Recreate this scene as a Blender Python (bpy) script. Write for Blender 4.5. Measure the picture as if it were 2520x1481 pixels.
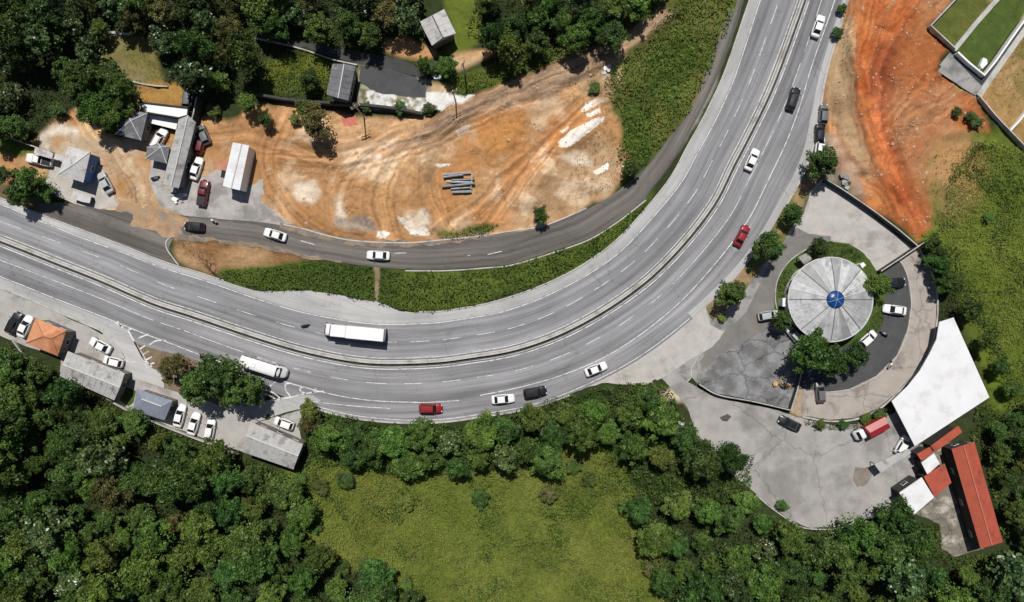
import bpy, math, random
import numpy as np
from mathutils import Vector
from mathutils.geometry import tessellate_polygon
random.seed(7); RNG = np.random.default_rng(7)
for _o in list(bpy.data.objects): bpy.data.objects.remove(_o)
SC = bpy.context.scene; COL = SC.collection
# ---------------------------------------------------------------- camera, sky, sun, exposure
CAM_H = 140.0
cam_d = bpy.data.cameras.new('camera'); cam = bpy.data.objects.new('camera', cam_d); COL.objects.link(cam)
cam.location = (0, 0, CAM_H); cam.rotation_euler = (0, 0, 0)
cam_d.lens = 24.0; cam_d.sensor_width = 36.0; cam_d.clip_start = 0.5; cam_d.clip_end = 9000
SC.camera = cam
SUN_EL = math.radians(62); SUN_AZ = math.radians(-5)      # sun stands beyond the top edge of the photo
world = bpy.data.worlds.new('World'); SC.world = world; world.use_nodes = True
wn = world.node_tree; sky = wn.nodes.new('ShaderNodeTexSky'); sky.sky_type = 'NISHITA'; sky.sun_disc = False
sky.sun_elevation = SUN_EL; sky.sun_rotation = SUN_AZ
wn.links.new(sky.outputs[0], wn.nodes['Background'].inputs[0]); wn.nodes['Background'].inputs[1].default_value = 0.05
sun_d = bpy.data.lights.new('sun', 'SUN'); sun_d.energy = 5.0; sun_d.angle = math.radians(0.5); sun_d.color = (1, 0.965, 0.91)
sun = bpy.data.objects.new('sun', sun_d); COL.objects.link(sun)
_d = Vector((math.sin(SUN_AZ) * math.cos(SUN_EL), math.cos(SUN_AZ) * math.cos(SUN_EL), math.sin(SUN_EL)))
sun.rotation_euler = _d.to_track_quat('Z', 'Y').to_euler(); sun.location = (0, 60, 120)
SC.view_settings.view_transform = 'Standard'; SC.view_settings.look = 'None'
SC.view_settings.exposure = -0.12; SC.view_settings.gamma = 1.0; SC.view_settings.use_curve_mapping = False

# ---------------------------------------------------------------- helpers
S = 12.0
def P(px, py, z=0.0):
    k = 1 - z / CAM_H
    return ((px - 1260) / S * k, (740.5 - py) / S * k, z)
def PL(pts, z=0.0): return [P(a, b, z) for a, b in pts]

MATS = {}
def nn(nt, t, **kw):
    n = nt.nodes.new(t)
    for k, v in kw.items(): setattr(n, k, v)
    return n
def mat(name, col, rough=0.8, var=0.25, scale=0.6, fine=0.15, fscale=8.0, spec=0.3, bump=0.0, bscale=6.0, cracks=0.0, cscale=0.25,
        metal=0.0, stain=None, stain_scale=0.15, stain_at=0.55, attr=None, coat=0.0):
    if name in MATS: return MATS[name]
    m = bpy.data.materials.new(name); m.use_nodes = True; nt = m.node_tree; b = nt.nodes['Principled BSDF']
    b.inputs['Roughness'].default_value = rough; b.inputs['Specular IOR Level'].default_value = spec; b.inputs['Metallic'].default_value = metal
    if coat: b.inputs['Coat Weight'].default_value = coat; b.inputs['Coat Roughness'].default_value = 0.08
    tc = nn(nt, 'ShaderNodeTexCoord'); geo = nn(nt, 'ShaderNodeNewGeometry'); L = nt.links.new
    rgb = nn(nt, 'ShaderNodeRGB'); rgb.outputs[0].default_value = (*col, 1); cur = rgb.outputs[0]
    if attr:
        a = nn(nt, 'ShaderNodeAttribute', attribute_name=attr); mm = nn(nt, 'ShaderNodeMix', data_type='RGBA', blend_type='MULTIPLY')
        mm.inputs[0].default_value = 1; L(cur, mm.inputs[6]); L(a.outputs[0], mm.inputs[7]); cur = mm.outputs[2]
    def mul(sock, n_scale, amount, detail=4):
        t = nn(nt, 'ShaderNodeTexNoise'); t.inputs['Scale'].default_value = n_scale; t.inputs['Detail'].default_value = detail
        t.inputs['Roughness'].default_value = 0.6; L(geo.outputs['Position'], t.inputs['Vector'])
        mr = nn(nt, 'ShaderNodeMapRange'); mr.inputs[1].default_value = 0.25; mr.inputs[2].default_value = 0.75
        mr.inputs[3].default_value = 1 - amount; mr.inputs[4].default_value = 1 + amount; L(t.outputs[0], mr.inputs[0])
        v = nn(nt, 'ShaderNodeVectorMath', operation='SCALE'); L(sock, v.inputs[0]); L(mr.outputs[0], v.inputs['Scale'])
        return v.outputs[0]
    if stain:
        t = nn(nt, 'ShaderNodeTexNoise'); t.inputs['Scale'].default_value = stain_scale; t.inputs['Detail'].default_value = 7; t.inputs['Roughness'].default_value = 0.62
        L(geo.outputs['Position'], t.inputs['Vector'])
        mr = nn(nt, 'ShaderNodeMapRange', interpolation_type='SMOOTHSTEP'); mr.inputs[1].default_value = stain_at - 0.07; mr.inputs[2].default_value = stain_at + 0.09; L(t.outputs[0], mr.inputs[0])
        mm = nn(nt, 'ShaderNodeMix', data_type='RGBA'); L(mr.outputs[0], mm.inputs[0]); L(cur, mm.inputs[6]); mm.inputs[7].default_value = (*stain, 1); cur = mm.outputs[2]
    if var: cur = mul(cur, scale, var)
    if fine: cur = mul(cur, fscale, fine, 2)
    if cracks:
        w = nn(nt, 'ShaderNodeTexNoise'); w.inputs['Scale'].default_value = 0.7; w.inputs['Detail'].default_value = 5; L(geo.outputs['Position'], w.inputs['Vector'])
        ad = nn(nt, 'ShaderNodeVectorMath', operation='MULTIPLY_ADD'); L(w.outputs[1], ad.inputs[0]); ad.inputs[1].default_value = (2.4, 2.4, 0); L(geo.outputs['Position'], ad.inputs[2])
        vo = nn(nt, 'ShaderNodeTexVoronoi', feature='DISTANCE_TO_EDGE'); vo.inputs['Scale'].default_value = cscale; L(ad.outputs[0], vo.inputs['Vector'])
        mr = nn(nt, 'ShaderNodeMapRange'); mr.inputs[1].default_value = 0.0; mr.inputs[2].default_value = 0.05 * cscale / 0.25
        mr.inputs[3].default_value = 1 - cracks; mr.inputs[4].default_value = 1; L(vo.outputs['Distance'], mr.inputs[0])
        v = nn(nt, 'ShaderNodeVectorMath', operation='SCALE'); L(cur, v.inputs[0]); L(mr.outputs[0], v.inputs['Scale']); cur = v.outputs[0]
    L(cur, b.inputs['Base Color'])
    if bump:
        t = nn(nt, 'ShaderNodeTexNoise'); t.inputs['Scale'].default_value = bscale; t.inputs['Detail'].default_value = 6; L(geo.outputs['Position'], t.inputs['Vector'])
        bp = nn(nt, 'ShaderNodeBump'); bp.inputs['Strength'].default_value = min(1, bump * 4); bp.inputs['Distance'].default_value = bump; L(t.outputs[0], bp.inputs['Height']); L(bp.outputs[0], b.inputs['Normal'])
    MATS[name] = m; return m

def road_mat(name, col, streak=0.22, stain=(0.10, 0.10, 0.10), wheel=None):
    """worn asphalt: streaks run along the road (UV = metres across, metres along)"""
    m = bpy.data.materials.new(name); m.use_nodes = True; nt = m.node_tree; b = nt.nodes['Principled BSDF']; L = nt.links.new
    b.inputs['Roughness'].default_value = 0.85; b.inputs['Specular IOR Level'].default_value = 0.2
    uv = nn(nt, 'ShaderNodeUVMap', uv_map='UVMap')
    cur = None
    rgb = nn(nt, 'ShaderNodeRGB'); rgb.outputs[0].default_value = (*col, 1); cur = rgb.outputs[0]
    def layer(cur, sx, sy, amt, det, seedz):
        mp = nn(nt, 'ShaderNodeVectorMath', operation='MULTIPLY_ADD'); L(uv.outputs[0], mp.inputs[0]); mp.inputs[1].default_value = (sx, sy, 1); mp.inputs[2].default_value = (0, 0, seedz)
        t = nn(nt, 'ShaderNodeTexNoise'); t.inputs['Scale'].default_value = 1; t.inputs['Detail'].default_value = det; L(mp.outputs[0], t.inputs['Vector'])
        mr = nn(nt, 'ShaderNodeMapRange'); mr.inputs[1].default_value = 0.28; mr.inputs[2].default_value = 0.72; mr.inputs[3].default_value = 1 - amt; mr.inputs[4].default_value = 1 + amt
        L(t.outputs[0], mr.inputs[0]); v = nn(nt, 'ShaderNodeVectorMath', operation='SCALE'); L(cur, v.inputs[0]); L(mr.outputs[0], v.inputs['Scale']); return v.outputs[0]
    cur = layer(cur, 1.1, 0.02, streak, 3, 3.1)
    cur = layer(cur, 3.5, 0.08, streak * 0.5, 3, 8.2)
    cur = layer(cur, 0.25, 0.10, 0.16, 6, 1.7); cur = layer(cur, 0.42, 0.006, streak * .55, 1, 12.3)
    cur = layer(cur, 7.0, 7.0, 0.08, 2, 5.7)
    # sealed repair patches and seams across the lanes
    br = nn(nt, 'ShaderNodeTexVoronoi', feature='DISTANCE_TO_EDGE'); br.inputs['Scale'].default_value = 0.11
    w = nn(nt, 'ShaderNodeTexNoise'); w.inputs['Scale'].default_value = 0.5; w.inputs['Detail'].default_value = 6; L(uv.outputs[0], w.inputs['Vector'])
    ad = nn(nt, 'ShaderNodeVectorMath', operation='MULTIPLY_ADD'); L(w.outputs[1], ad.inputs[0]); ad.inputs[1].default_value = (5, 5, 0); L(uv.outputs[0], ad.inputs[2]); L(ad.outputs[0], br.inputs['Vector'])
    mr = nn(nt, 'ShaderNodeMapRange'); mr.inputs[1].default_value = 0; mr.inputs[2].default_value = 0.012; mr.inputs[3].default_value = 0.80; mr.inputs[4].default_value = 1; L(br.outputs['Distance'], mr.inputs[0])
    v = nn(nt, 'ShaderNodeVectorMath', operation='SCALE'); L(cur, v.inputs[0]); L(mr.outputs[0], v.inputs['Scale']); cur = v.outputs[0]
    L(cur, b.inputs['Base Color']); MATS[name] = m; return m

def leaf_mat(name, dark, light, rough=0.5, spec=0.28, hue=0.035, isl=0.45, nscale=0.4):
    m = bpy.data.materials.new(name); m.use_nodes = True; nt = m.node_tree; b = nt.nodes['Principled BSDF']; L = nt.links.new
    b.inputs['Roughness'].default_value = rough; b.inputs['Specular IOR Level'].default_value = spec
    geo = nn(nt, 'ShaderNodeNewGeometry'); oi = nn(nt, 'ShaderNodeObjectInfo')
    t = nn(nt, 'ShaderNodeTexNoise'); t.inputs['Scale'].default_value = nscale; t.inputs['Detail'].default_value = 6; L(geo.outputs['Position'], t.inputs['Vector'])
    s1 = nn(nt, 'ShaderNodeMapRange'); s1.inputs[1].default_value = 0.38; s1.inputs[2].default_value = 0.62; L(t.outputs[0], s1.inputs[0])
    a = nn(nt, 'ShaderNodeMath', operation='MULTIPLY_ADD'); L(geo.outputs['Random Per Island'], a.inputs[0]); a.inputs[1].default_value = isl; 
    h = nn(nt, 'ShaderNodeMath', operation='MULTIPLY'); L(s1.outputs[0], h.inputs[0]); h.inputs[1].default_value = 1 - isl; L(h.outputs[0], a.inputs[2])
    mm = nn(nt, 'ShaderNodeMix', data_type='RGBA'); L(a.outputs[0], mm.inputs[0]); mm.inputs[6].default_value = (*dark, 1); mm.inputs[7].default_value = (*light, 1)
    hs = nn(nt, 'ShaderNodeHueSaturation'); L(mm.outputs[2], hs.inputs['Color'])
    hr = nn(nt, 'ShaderNodeMapRange'); hr.inputs[3].default_value = 0.5 - hue; hr.inputs[4].default_value = 0.5 + hue * 0.35; L(oi.outputs['Random'], hr.inputs[0]); L(hr.outputs[0], hs.inputs['Hue'])
    w = nn(nt, 'ShaderNodeTexWhiteNoise', noise_dimensions='1D'); L(oi.outputs['Random'], w.inputs['W'])
    vr = nn(nt, 'ShaderNodeMapRange'); vr.inputs[3].default_value = 0.65; vr.inputs[4].default_value = 1.3; L(w.outputs[0], vr.inputs[0]); L(vr.outputs[0], hs.inputs['Value'])
    L(hs.outputs[0], b.inputs['Base Color']); MATS[name] = m; return m

def np_mesh(name, V, F, m=None, uv=None, smooth=False, vcol=None, colname='tone'):
    """V (n,3), F (k,4) or (k,3)"""
    V = np.asarray(V, dtype=np.float32); F = np.asarray(F, dtype=np.int32); k, q = F.shape
    me = bpy.data.meshes.new(name); me.vertices.add(len(V)); me.vertices.foreach_set('co', V.ravel())
    me.loops.add(k * q); me.loops.foreach_set('vertex_index', F.ravel()); me.polygons.add(k)
    me.polygons.foreach_set('loop_start', np.arange(0, k * q, q, dtype=np.int32)); me.polygons.foreach_set('loop_total', np.full(k, q, dtype=np.int32))
    if smooth: me.polygons.foreach_set('use_smooth', np.ones(k, dtype=bool))
    if uv is not None:
        l = me.uv_layers.new(name='UVMap'); l.data.foreach_set('uv', np.asarray(uv, dtype=np.float32)[F.ravel()].ravel())
    if vcol is not None:
        at = me.color_attributes.new(colname, 'FLOAT_COLOR', 'POINT'); c = np.ones((len(V), 4), dtype=np.float32); c[:, :3] = vcol; at.data.foreach_set('color', c.ravel())
    me.update(calc_edges=True); me.validate()
    if m: me.materials.append(m)
    return me
def link(name, me, parent=None):
    o = bpy.data.objects.new(name, me); COL.objects.link(o)
    if parent: o.parent = parent
    return o
def thing(name, label, cat, loc=(0, 0, 0), rz=0.0, group=None):
    o = bpy.data.objects.new(name, None); COL.objects.link(o); o.location = loc; o.rotation_euler = (0, 0, rz)
    o.empty_display_size = 0.5; o['label'] = label; o['category'] = cat
    if group: o['group'] = group
    return o
def tag(o, label, cat, group=None, kind=None):
    o['label'] = label; o['category'] = cat
    if group: o['group'] = group
    if kind: o['kind'] = kind
    return o
def copy_tree(o, parent=None):
    c = o.copy(); COL.objects.link(c); c.parent = parent
    for ch in list(o.children): copy_tree(ch, c)
    return c

class MB:
    def __init__(s): s.v = []; s.f = []
    def add(s, V, F):
        n = len(s.v); s.v += [tuple(p) for p in V]; s.f += [tuple(i + n for i in f) for f in F]; return s
    def box(s, c, d, rz=0.0, taper=1.0):
        cx, cy, cz = c; dx, dy, dz = d[0] / 2, d[1] / 2, d[2] / 2; V = []
        for z, t in ((-dz, 1), (dz, taper)):
            for x, y in ((-dx, -dy), (dx, -dy), (dx, dy), (-dx, dy)):
                x *= t; y *= t; V.append((cx + x * math.cos(rz) - y * math.sin(rz), cy + x * math.sin(rz) + y * math.cos(rz), cz + z))
        return s.add(V, [(0, 3, 2, 1), (4, 5, 6, 7), (0, 1, 5, 4), (1, 2, 6, 5), (2, 3, 7, 6), (3, 0, 4, 7)])
    def prism(s, poly, z0, z1):
        poly = [(p[0], p[1]) for p in poly]; n = len(poly)
        area = sum(poly[i][0] * poly[(i + 1) % n][1] - poly[(i + 1) % n][0] * poly[i][1] for i in range(n))
        if area < 0: poly = poly[::-1]
        V = [(x, y, z0) for x, y in poly] + [(x, y, z1) for x, y in poly]
        T = tessellate_polygon([[Vector((x, y, 0)) for x, y in poly]])
        F = []
        for a, b, c in T:
            A, B, Cc = poly[a], poly[b], poly[c]
            if (B[0] - A[0]) * (Cc[1] - A[1]) - (B[1] - A[1]) * (Cc[0] - A[0]) < 0: a, b, c = c, b, a
            F.append((a + n, b + n, c + n)); F.append((c, b, a))
        for i in range(n): j = (i + 1) % n; F.append((i, j, j + n, i + n))
        return s.add(V, F)
    def tube(s, a, b, r0, r1=None, n=8):
        if r1 is None: r1 = r0
        a = Vector(a); b = Vector(b); d = (b - a).normalized(); u = d.orthogonal().normalized(); w = d.cross(u)
        V = []
        for p, r in ((a, r0), (b, r1)):
            for i in range(n):
                t = 2 * math.pi * i / n; V.append(tuple(p + u * (r * math.cos(t)) + w * (r * math.sin(t))))
        F = [(i, (i + 1) % n, (i + 1) % n + n, i + n) for i in range(n)] + [tuple(range(n))[::-1], tuple(range(n, 2 * n))]
        return s.add(V, F)
    def build(s, name, m, parent=None, origin=(0, 0, 0), smooth=False):
        me = bpy.data.meshes.new(name); ox, oy, oz = origin
        me.from_pydata([(x - ox, y - oy, z - oz) for x, y, z in s.v], [], s.f); me.update()
        if smooth: me.polygons.foreach_set('use_smooth', [True] * len(me.polygons))
        if m: me.materials.append(m)
        return link(name, me, parent)

def catmull(pts, step=1.0):
    pts = [np.array(p[:2], float) for p in pts]; pts = [2 * pts[0] - pts[1]] + pts + [2 * pts[-1] - pts[-2]]; out = []
    for i in range(1, len(pts) - 2):
        p0, p1, p2, p3 = pts[i - 1:i + 3]; n = max(2, int(np.linalg.norm(p2 - p1) / step * 2))
        for t in np.linspace(0, 1, n, endpoint=False):
            out.append(0.5 * ((2 * p1) + (-p0 + p2) * t + (2 * p0 - 5 * p1 + 4 * p2 - p3) * t * t + (-p0 + 3 * p1 - 3 * p2 + p3) * t ** 3))
    out.append(pts[-2]); A = np.array(out)
    d = np.r_[0, np.cumsum(np.linalg.norm(np.diff(A, axis=0), axis=1))]; s = np.arange(0, d[-1], step)
    s = np.r_[s, d[-1]]
    return np.c_[np.interp(s, d, A[:, 0]), np.interp(s, d, A[:, 1])]
def vnoise(x, y, seed=0):
    """smooth lattice noise 0..1, vectorised"""
    xi = np.floor(x).astype(np.int64); yi = np.floor(y).astype(np.int64); fx = x - xi; fy = y - yi
    fx = fx * fx * (3 - 2 * fx); fy = fy * fy * (3 - 2 * fy)
    def h(a, b):
        n = (a * 374761393 + b * 668265263 + seed * 1442695041) & 0xffffffff; n = ((n ^ (n >> 13)) * 1274126177) & 0xffffffff
        return ((n ^ (n >> 16)) & 0xffff) / 65535.0
    return (h(xi, yi) * (1 - fx) + h(xi + 1, yi) * fx) * (1 - fy) + (h(xi, yi + 1) * (1 - fx) + h(xi + 1, yi + 1) * fx) * fy
def fbm(x, y, f, seed=0, octv=4, g=0.5):
    a = 1; t = 0; s = 0; x = np.asarray(x, float); y = np.asarray(y, float)
    for i in range(octv):
        c_, s_ = math.cos(.6 + 1.1 * i), math.sin(.6 + 1.1 * i); s = s + a * vnoise((x * c_ - y * s_) * f, (x * s_ + y * c_) * f, seed + i * 17); t += a; a *= g; f *= 2.03
    return s / t
def inside(X, Y, poly):
    r = np.zeros(X.shape, bool); n = len(poly)
    for i in range(n):
        x0, y0 = poly[i][:2]; x1, y1 = poly[(i + 1) % n][:2]
        if y0 == y1: continue
        c = ((Y >= min(y0, y1)) & (Y < max(y0, y1))); xx = (Y - y0) / (y1 - y0) * (x1 - x0) + x0; r ^= c & (X < xx)
    return r
def jitter_poly(pts, amp=0.2, step=0.6, seed=1):
    """outline with a hand-laid, uneven edge"""
    out = []; n = len(pts)
    for i in range(n):
        a = np.array(pts[i][:2]); b = np.array(pts[(i + 1) % n][:2]); L = np.linalg.norm(b - a); k = max(1, int(L / step)); nrm = np.array([-(b - a)[1], (b - a)[0]]) / max(L, 1e-6)
        for j in range(k):
            p = a + (b - a) * j / k; w = (fbm(np.array([p[0]]), np.array([p[1]]), 0.7, seed, 3)[0] - 0.5) * 2 * amp; out.append(tuple(p + nrm * w))
    return out
def sheet(name, pts, z, m, amp=0.0, parent=None, seed=3):
    """flat laid surface, with UV in metres"""
    w = PL(pts) if not isinstance(pts[0], np.ndarray) else pts
    poly = jitter_poly(w, amp, 0.6, seed) if amp else [(p[0], p[1]) for p in w]
    T = tessellate_polygon([[Vector((x, y, 0)) for x, y in poly]]); F = []
    for a, b, c in T:
        A, B, Cc = poly[a], poly[b], poly[c]
        if (B[0] - A[0]) * (Cc[1] - A[1]) - (B[1] - A[1]) * (Cc[0] - A[0]) < 0: a, b, c = c, b, a
        F.append((a, b, c))
    V = [(x, y, z) for x, y in poly]
    return link(name, np_mesh(name, V, F, m, uv=[(y + .36 * x, x) for x, y in poly]), parent)
def struct(o): o['kind'] = 'structure'; return o
def strip_along(pts, w, h, z0=0.0, taper=1.0, closed=False):
    """upright strip of width w and height h along a 2D path -> MB"""
    A = np.asarray([p[:2] for p in pts], float); n = len(A); mb = MB()
    T = np.gradient(A, axis=0); T /= np.maximum(np.linalg.norm(T, axis=1, keepdims=True), 1e-6); N = np.c_[-T[:, 1], T[:, 0]]
    V = []
    for i in range(n):
        for s_, zz, t in ((-1, z0, 1), (1, z0, 1), (1, z0 + h, taper), (-1, z0 + h, taper)):
            q = A[i] + N[i] * s_ * w / 2 * t; V.append((q[0], q[1], zz))
    F = []
    for i in range(n - 1):
        a = 4 * i; b = a + 4
        for j in range(4): k = (j + 1) % 4; F.append((a + j, a + k, b + k, b + j))
    F += [(3, 2, 1, 0), tuple(4 * (n - 1) + j for j in range(4))]
    return mb.add(V, F)
def wall_run(pts, w, h, z0=0.0, step=None, taper=1.0):
    W = [P(a, b)[:2] for a, b in pts]
    if step: W = catmull(W, step)
    else:
        out = []
        for i in range(len(W) - 1):
            a = np.array(W[i]); b = np.array(W[i + 1]); k = max(1, int(np.linalg.norm(b - a) / 2))
            for j in range(k): out.append(a + (b - a) * j / k)
        out.append(np.array(W[-1])); W = out
    return strip_along(W, w, h, z0, taper)

# ---------------------------------------------------------------- materials
M_conc = mat('pale_concrete', (0.40, 0.38, 0.355), 0.9, 0.14, 0.5, 0.10, 7, stain=(0.27, 0.25, 0.23), stain_scale=0.12, stain_at=0.60, cracks=0.15, cscale=0.07)
M_conc2 = mat('grey_concrete', (0.29, 0.28, 0.27), 0.9, 0.18, 0.4, 0.12, 7, stain=(0.15, 0.15, 0.145), stain_scale=0.14, stain_at=0.54, cracks=0.35, cscale=0.12)
M_shoulder = road_mat('worn_shoulder', (0.37, 0.365, 0.36), 0.10)
M_asph = road_mat('bleached_asphalt', (0.218, 0.216, 0.224), 0.30)
M_asph_d = road_mat('dark_asphalt', (0.120, 0.110, 0.100), 0.34)
M_yard = mat('worn_yard_concrete', (0.315, 0.30, 0.285), 0.9, 0.2, 0.3, 0.14, 6, stain=(0.22, 0.21, 0.20), stain_scale=0.10, stain_at=0.53, cracks=0.3, cscale=0.06)
M_lot = mat('car_park_asphalt', (0.066, 0.066, 0.068), 0.9, 0.22, 0.4, 0.15, 7)
M_ring = mat('ring_road_concrete', (0.34, 0.30, 0.27), 0.9, 0.16, 0.35, 0.1, 6, stain=(0.22, 0.19, 0.165), stain_scale=0.2, stain_at=0.57, cracks=0.3, cscale=0.12)
M_slab = mat('weathered_slab', (0.215, 0.215, 0.22), 0.9, 0.32, 0.5, 0.2, 5, stain=(0.135, 0.134, 0.132), stain_scale=0.22, stain_at=0.5, cracks=0.5, cscale=0.15)
M_line = mat('road_paint', (0.60, 0.60, 0.59), 0.7, 0.15, 1.2, 0.2, 6, stain=(0.30, 0.30, 0.31), stain_scale=0.8, stain_at=0.54)
M_kerb = mat('kerb_concrete', (0.43, 0.42, 0.395), 0.9, 0.2, 1.0, 0.15, 6, stain=(0.27, 0.255, 0.225), stain_scale=0.5, stain_at=0.56)
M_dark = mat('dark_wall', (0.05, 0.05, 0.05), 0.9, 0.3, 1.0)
M_shade_wall = mat('shade_dark_wall', (0.045, 0.042, 0.04), 0.85, 0.3, 1.0)  # near-black because the shade on these walls is put into the colour
M_white = mat('white_render', (0.74, 0.74, 0.72), 0.7, 0.05, 0.4, 0.04, 5)
M_wallc = mat('shade_darkened_cream', (0.17, 0.155, 0.14), 0.85, 0.14, 0.6)  # cream darkened: shade on the house walls is put into the colour
M_blue = mat('blue_wall', (0.10, 0.19, 0.42), 0.8, 0.12, 0.6)
M_glassd = mat('dark_glass', (0.012, 0.014, 0.017), 0.08, 0, 1, 0, spec=0.6)
M_wood = mat('painted_wood', (0.16, 0.10, 0.06), 0.7, 0.2, 2)
M_rfgrey = mat('fibre_cement_roof', (0.36, 0.355, 0.345), 0.85, 0.16, 0.8, 0.12, 6, stain=(0.19, 0.18, 0.17), stain_scale=0.5, stain_at=0.58, bump=0.03, bscale=9)
M_rfdark = mat('slate_grey_roof', (0.14, 0.142, 0.15), 0.8, 0.22, 0.8, 0.12, 6, stain=(0.24, 0.24, 0.24), stain_scale=0.5, stain_at=0.6, bump=0.03, bscale=9)
M_rfpale = mat('pale_grey_roof', (0.47, 0.46, 0.45), 0.8, 0.18, 0.8, 0.10, 6, stain=(0.30, 0.29, 0.28), stain_scale=0.5, stain_at=0.56, bump=0.03, bscale=9)
M_rfblue = mat('blue_grey_roof', (0.19, 0.21, 0.26), 0.7, 0.15, 0.7, 0.1, 6, bump=0.02)
M_rforange = mat('orange_tile_roof', (0.52, 0.24, 0.125), 0.85, 0.18, 0.5, 0.14, 6, stain=(0.40, 0.15, 0.075), stain_scale=0.4, stain_at=0.55, bump=0.03, bscale=8)
M_rfred = mat('red_painted_roof', (0.34, 0.072, 0.042), 0.75, 0.14, 0.5, 0.10, 6, stain=(0.25, 0.055, 0.035), stain_scale=0.4, stain_at=0.57, bump=0.02)
M_rfwhite = mat('white_membrane', (0.66, 0.66, 0.675), 0.6, 0.06, 0.25, 0.04, 5, stain=(0.58, 0.57, 0.56), stain_scale=0.3, stain_at=0.56)
M_ridge = mat('ridge_cap', (0.52, 0.52, 0.52), 0.8, 0.15, 1.5)
M_ridge_o = mat('orange_ridge_cap', (0.42, 0.20, 0.11), 0.8, 0.15, 1.5)
M_ridge_r = mat('red_ridge_cap', (0.46, 0.16, 0.11), 0.8, 0.15, 1.5)
M_bark = mat('bark', (0.10, 0.075, 0.05), 0.95, 0.3, 3)
M_tire = mat('tyre_rubber', (0.012, 0.012, 0.012), 0.85, 0, 1, 0)
M_rim = mat('wheel_rim', (0.35, 0.35, 0.36), 0.35, 0, 1, 0, metal=0.8)
M_lampw = mat('headlight_lens', (0.6, 0.62, 0.65), 0.1, 0, 1, 0, spec=0.6)
M_lampr = mat('taillight_lens', (0.35, 0.01, 0.01), 0.2, 0, 1, 0, spec=0.6)
M_steel = mat('galvanised_steel', (0.20, 0.21, 0.22), 0.5, 0.3, 1.5, metal=0.4)
M_trim = mat('black_trim', (0.02, 0.02, 0.02), 0.5, 0, 1, 0)
def paint(name, c, coat=0.5): return mat('paint_' + name, c, 0.35, 0.03, 1.5, 0, coat=coat, spec=0.5)
P_white = paint('white', (0.74, 0.74, 0.73)); P_silver = paint('silver', (0.38, 0.40, 0.41)); P_black = paint('black', (0.010, 0.011, 0.014)); P_red = paint('red', (0.24, 0.010, 0.014))
P_maroon = paint('maroon', (0.13, 0.010, 0.02)); P_blue = paint('dark_blue', (0.02, 0.035, 0.055)); P_grey = paint('grey', (0.12, 0.125, 0.13)); P_redt = paint('bright_red', (0.30, 0.018, 0.018))

L_dark = leaf_mat('leaf_dark', (0.012, 0.034, 0.006), (0.072, 0.150, 0.028))
L_mid = leaf_mat('leaf_mid', (0.018, 0.048, 0.006), (0.098, 0.182, 0.030))
L_yel = leaf_mat('leaf_yellow', (0.034, 0.062, 0.008), (0.120, 0.175, 0.032))
L_olive = leaf_mat('leaf_olive', (0.034, 0.042, 0.010), (0.125, 0.125, 0.035))
L_gloss = leaf_mat('leaf_glossy', (0.012, 0.034, 0.008), (0.105, 0.165, 0.050), 0.36, 0.55)
L_scrub = leaf_mat('scrub_leaf', (0.018, 0.050, 0.006), (0.100, 0.160, 0.024), 0.6, 0.22, isl=.35, nscale=.22)
L_scrub2 = leaf_mat('roadside_scrub_leaf', (0.016, 0.054, 0.007), (0.088, 0.165, 0.028), 0.6, 0.22, isl=.35, nscale=.16)
L_meadow = leaf_mat('meadow_blade', (0.062, 0.094, 0.016), (0.225, 0.245, 0.062), 0.7, 0.15, hue=.0, isl=.45, nscale=.10)
L_meadow2 = leaf_mat('bright_meadow_blade', (0.062, 0.100, 0.014), (0.215, 0.240, 0.050), 0.7, 0.15, hue=0, isl=.5, nscale=.07)
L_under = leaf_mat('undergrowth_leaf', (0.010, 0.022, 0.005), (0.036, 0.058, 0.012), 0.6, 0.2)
# ---------------------------------------------------------------- road geometry (centre line of the divided highway)
MED = [(-260,505),(-120,548),(0,590),(147,648),(253,690),(380,745),(473,775),(630,828),(763,867),(907,892),(1060,891),(1160,879),(1260,862),(1360,829),(1450,785),(1527,737),(1590,690),(1643,640),(1705,570),(1760,494),(1800,412),(1840,335),(1890,232),(1927,138),(1953,66),(1978,-5),(2010,-110),(2040,-240)]
MC = catmull([P(a, b)[:2] for a, b in MED], 0.5)
for _ in range(10): MC[1:-1] = (MC[:-2] + MC[1:-1] * 2 + MC[2:]) / 4
MS = np.r_[0, np.cumsum(np.linalg.norm(np.diff(MC, axis=0), axis=1))]
MT = np.gradient(MC, axis=0); MT /= np.linalg.norm(MT, axis=1, keepdims=True); MN = np.c_[-MT[:, 1], MT[:, 0]]
def proj(p):
    d = np.hypot(MC[:, 0] - p[0], MC[:, 1] - p[1]); i = int(d.argmin()); return MS[i], float((np.array(p[:2]) - MC[i]) @ MN[i])
def off_curve(pts, smooth=5):
    q = sorted(proj(P(a, b)) for a, b in pts); s = np.array([x[0] for x in q]); o = np.array([x[1] for x in q]); y = np.interp(MS, s, o)
    k = max(1, smooth * 2); ker = np.ones(2 * k + 1) / (2 * k + 1); return np.convolve(np.pad(y, k, mode='edge'), ker, 'valid')
def const(v): return np.full(len(MS), float(v))
N_edge = off_curve([(0,500),(33,517),(167,572),(283,617),(367,644),(450,674),(533,700),(630,735),(697,757),(777,775),(863,790),(963,798),(1063,795),(1163,782),(1260,760),(1327,734),(1427,687),(1520,627),(1593,547),(1640,494),(1717,377),(1777,267),(1810,183),(1843,87),(1870,0)], 8)
N_out = off_curve([(0,486),(60,513),(113,535),(183,557),(233,580),(317,610),(403,645),(437,654),(483,667),(537,689),(600,706),(697,735),(777,752),(863,764),(963,768),(1030,769),(1130,762),(1213,743),(1260,729),(1327,705),(1410,667),(1473,627),(1543,567),(1593,507),(1613,488),(1670,400),(1707,337),(1760,233),(1800,133),(1833,33),(1845,0)], 6)
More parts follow.
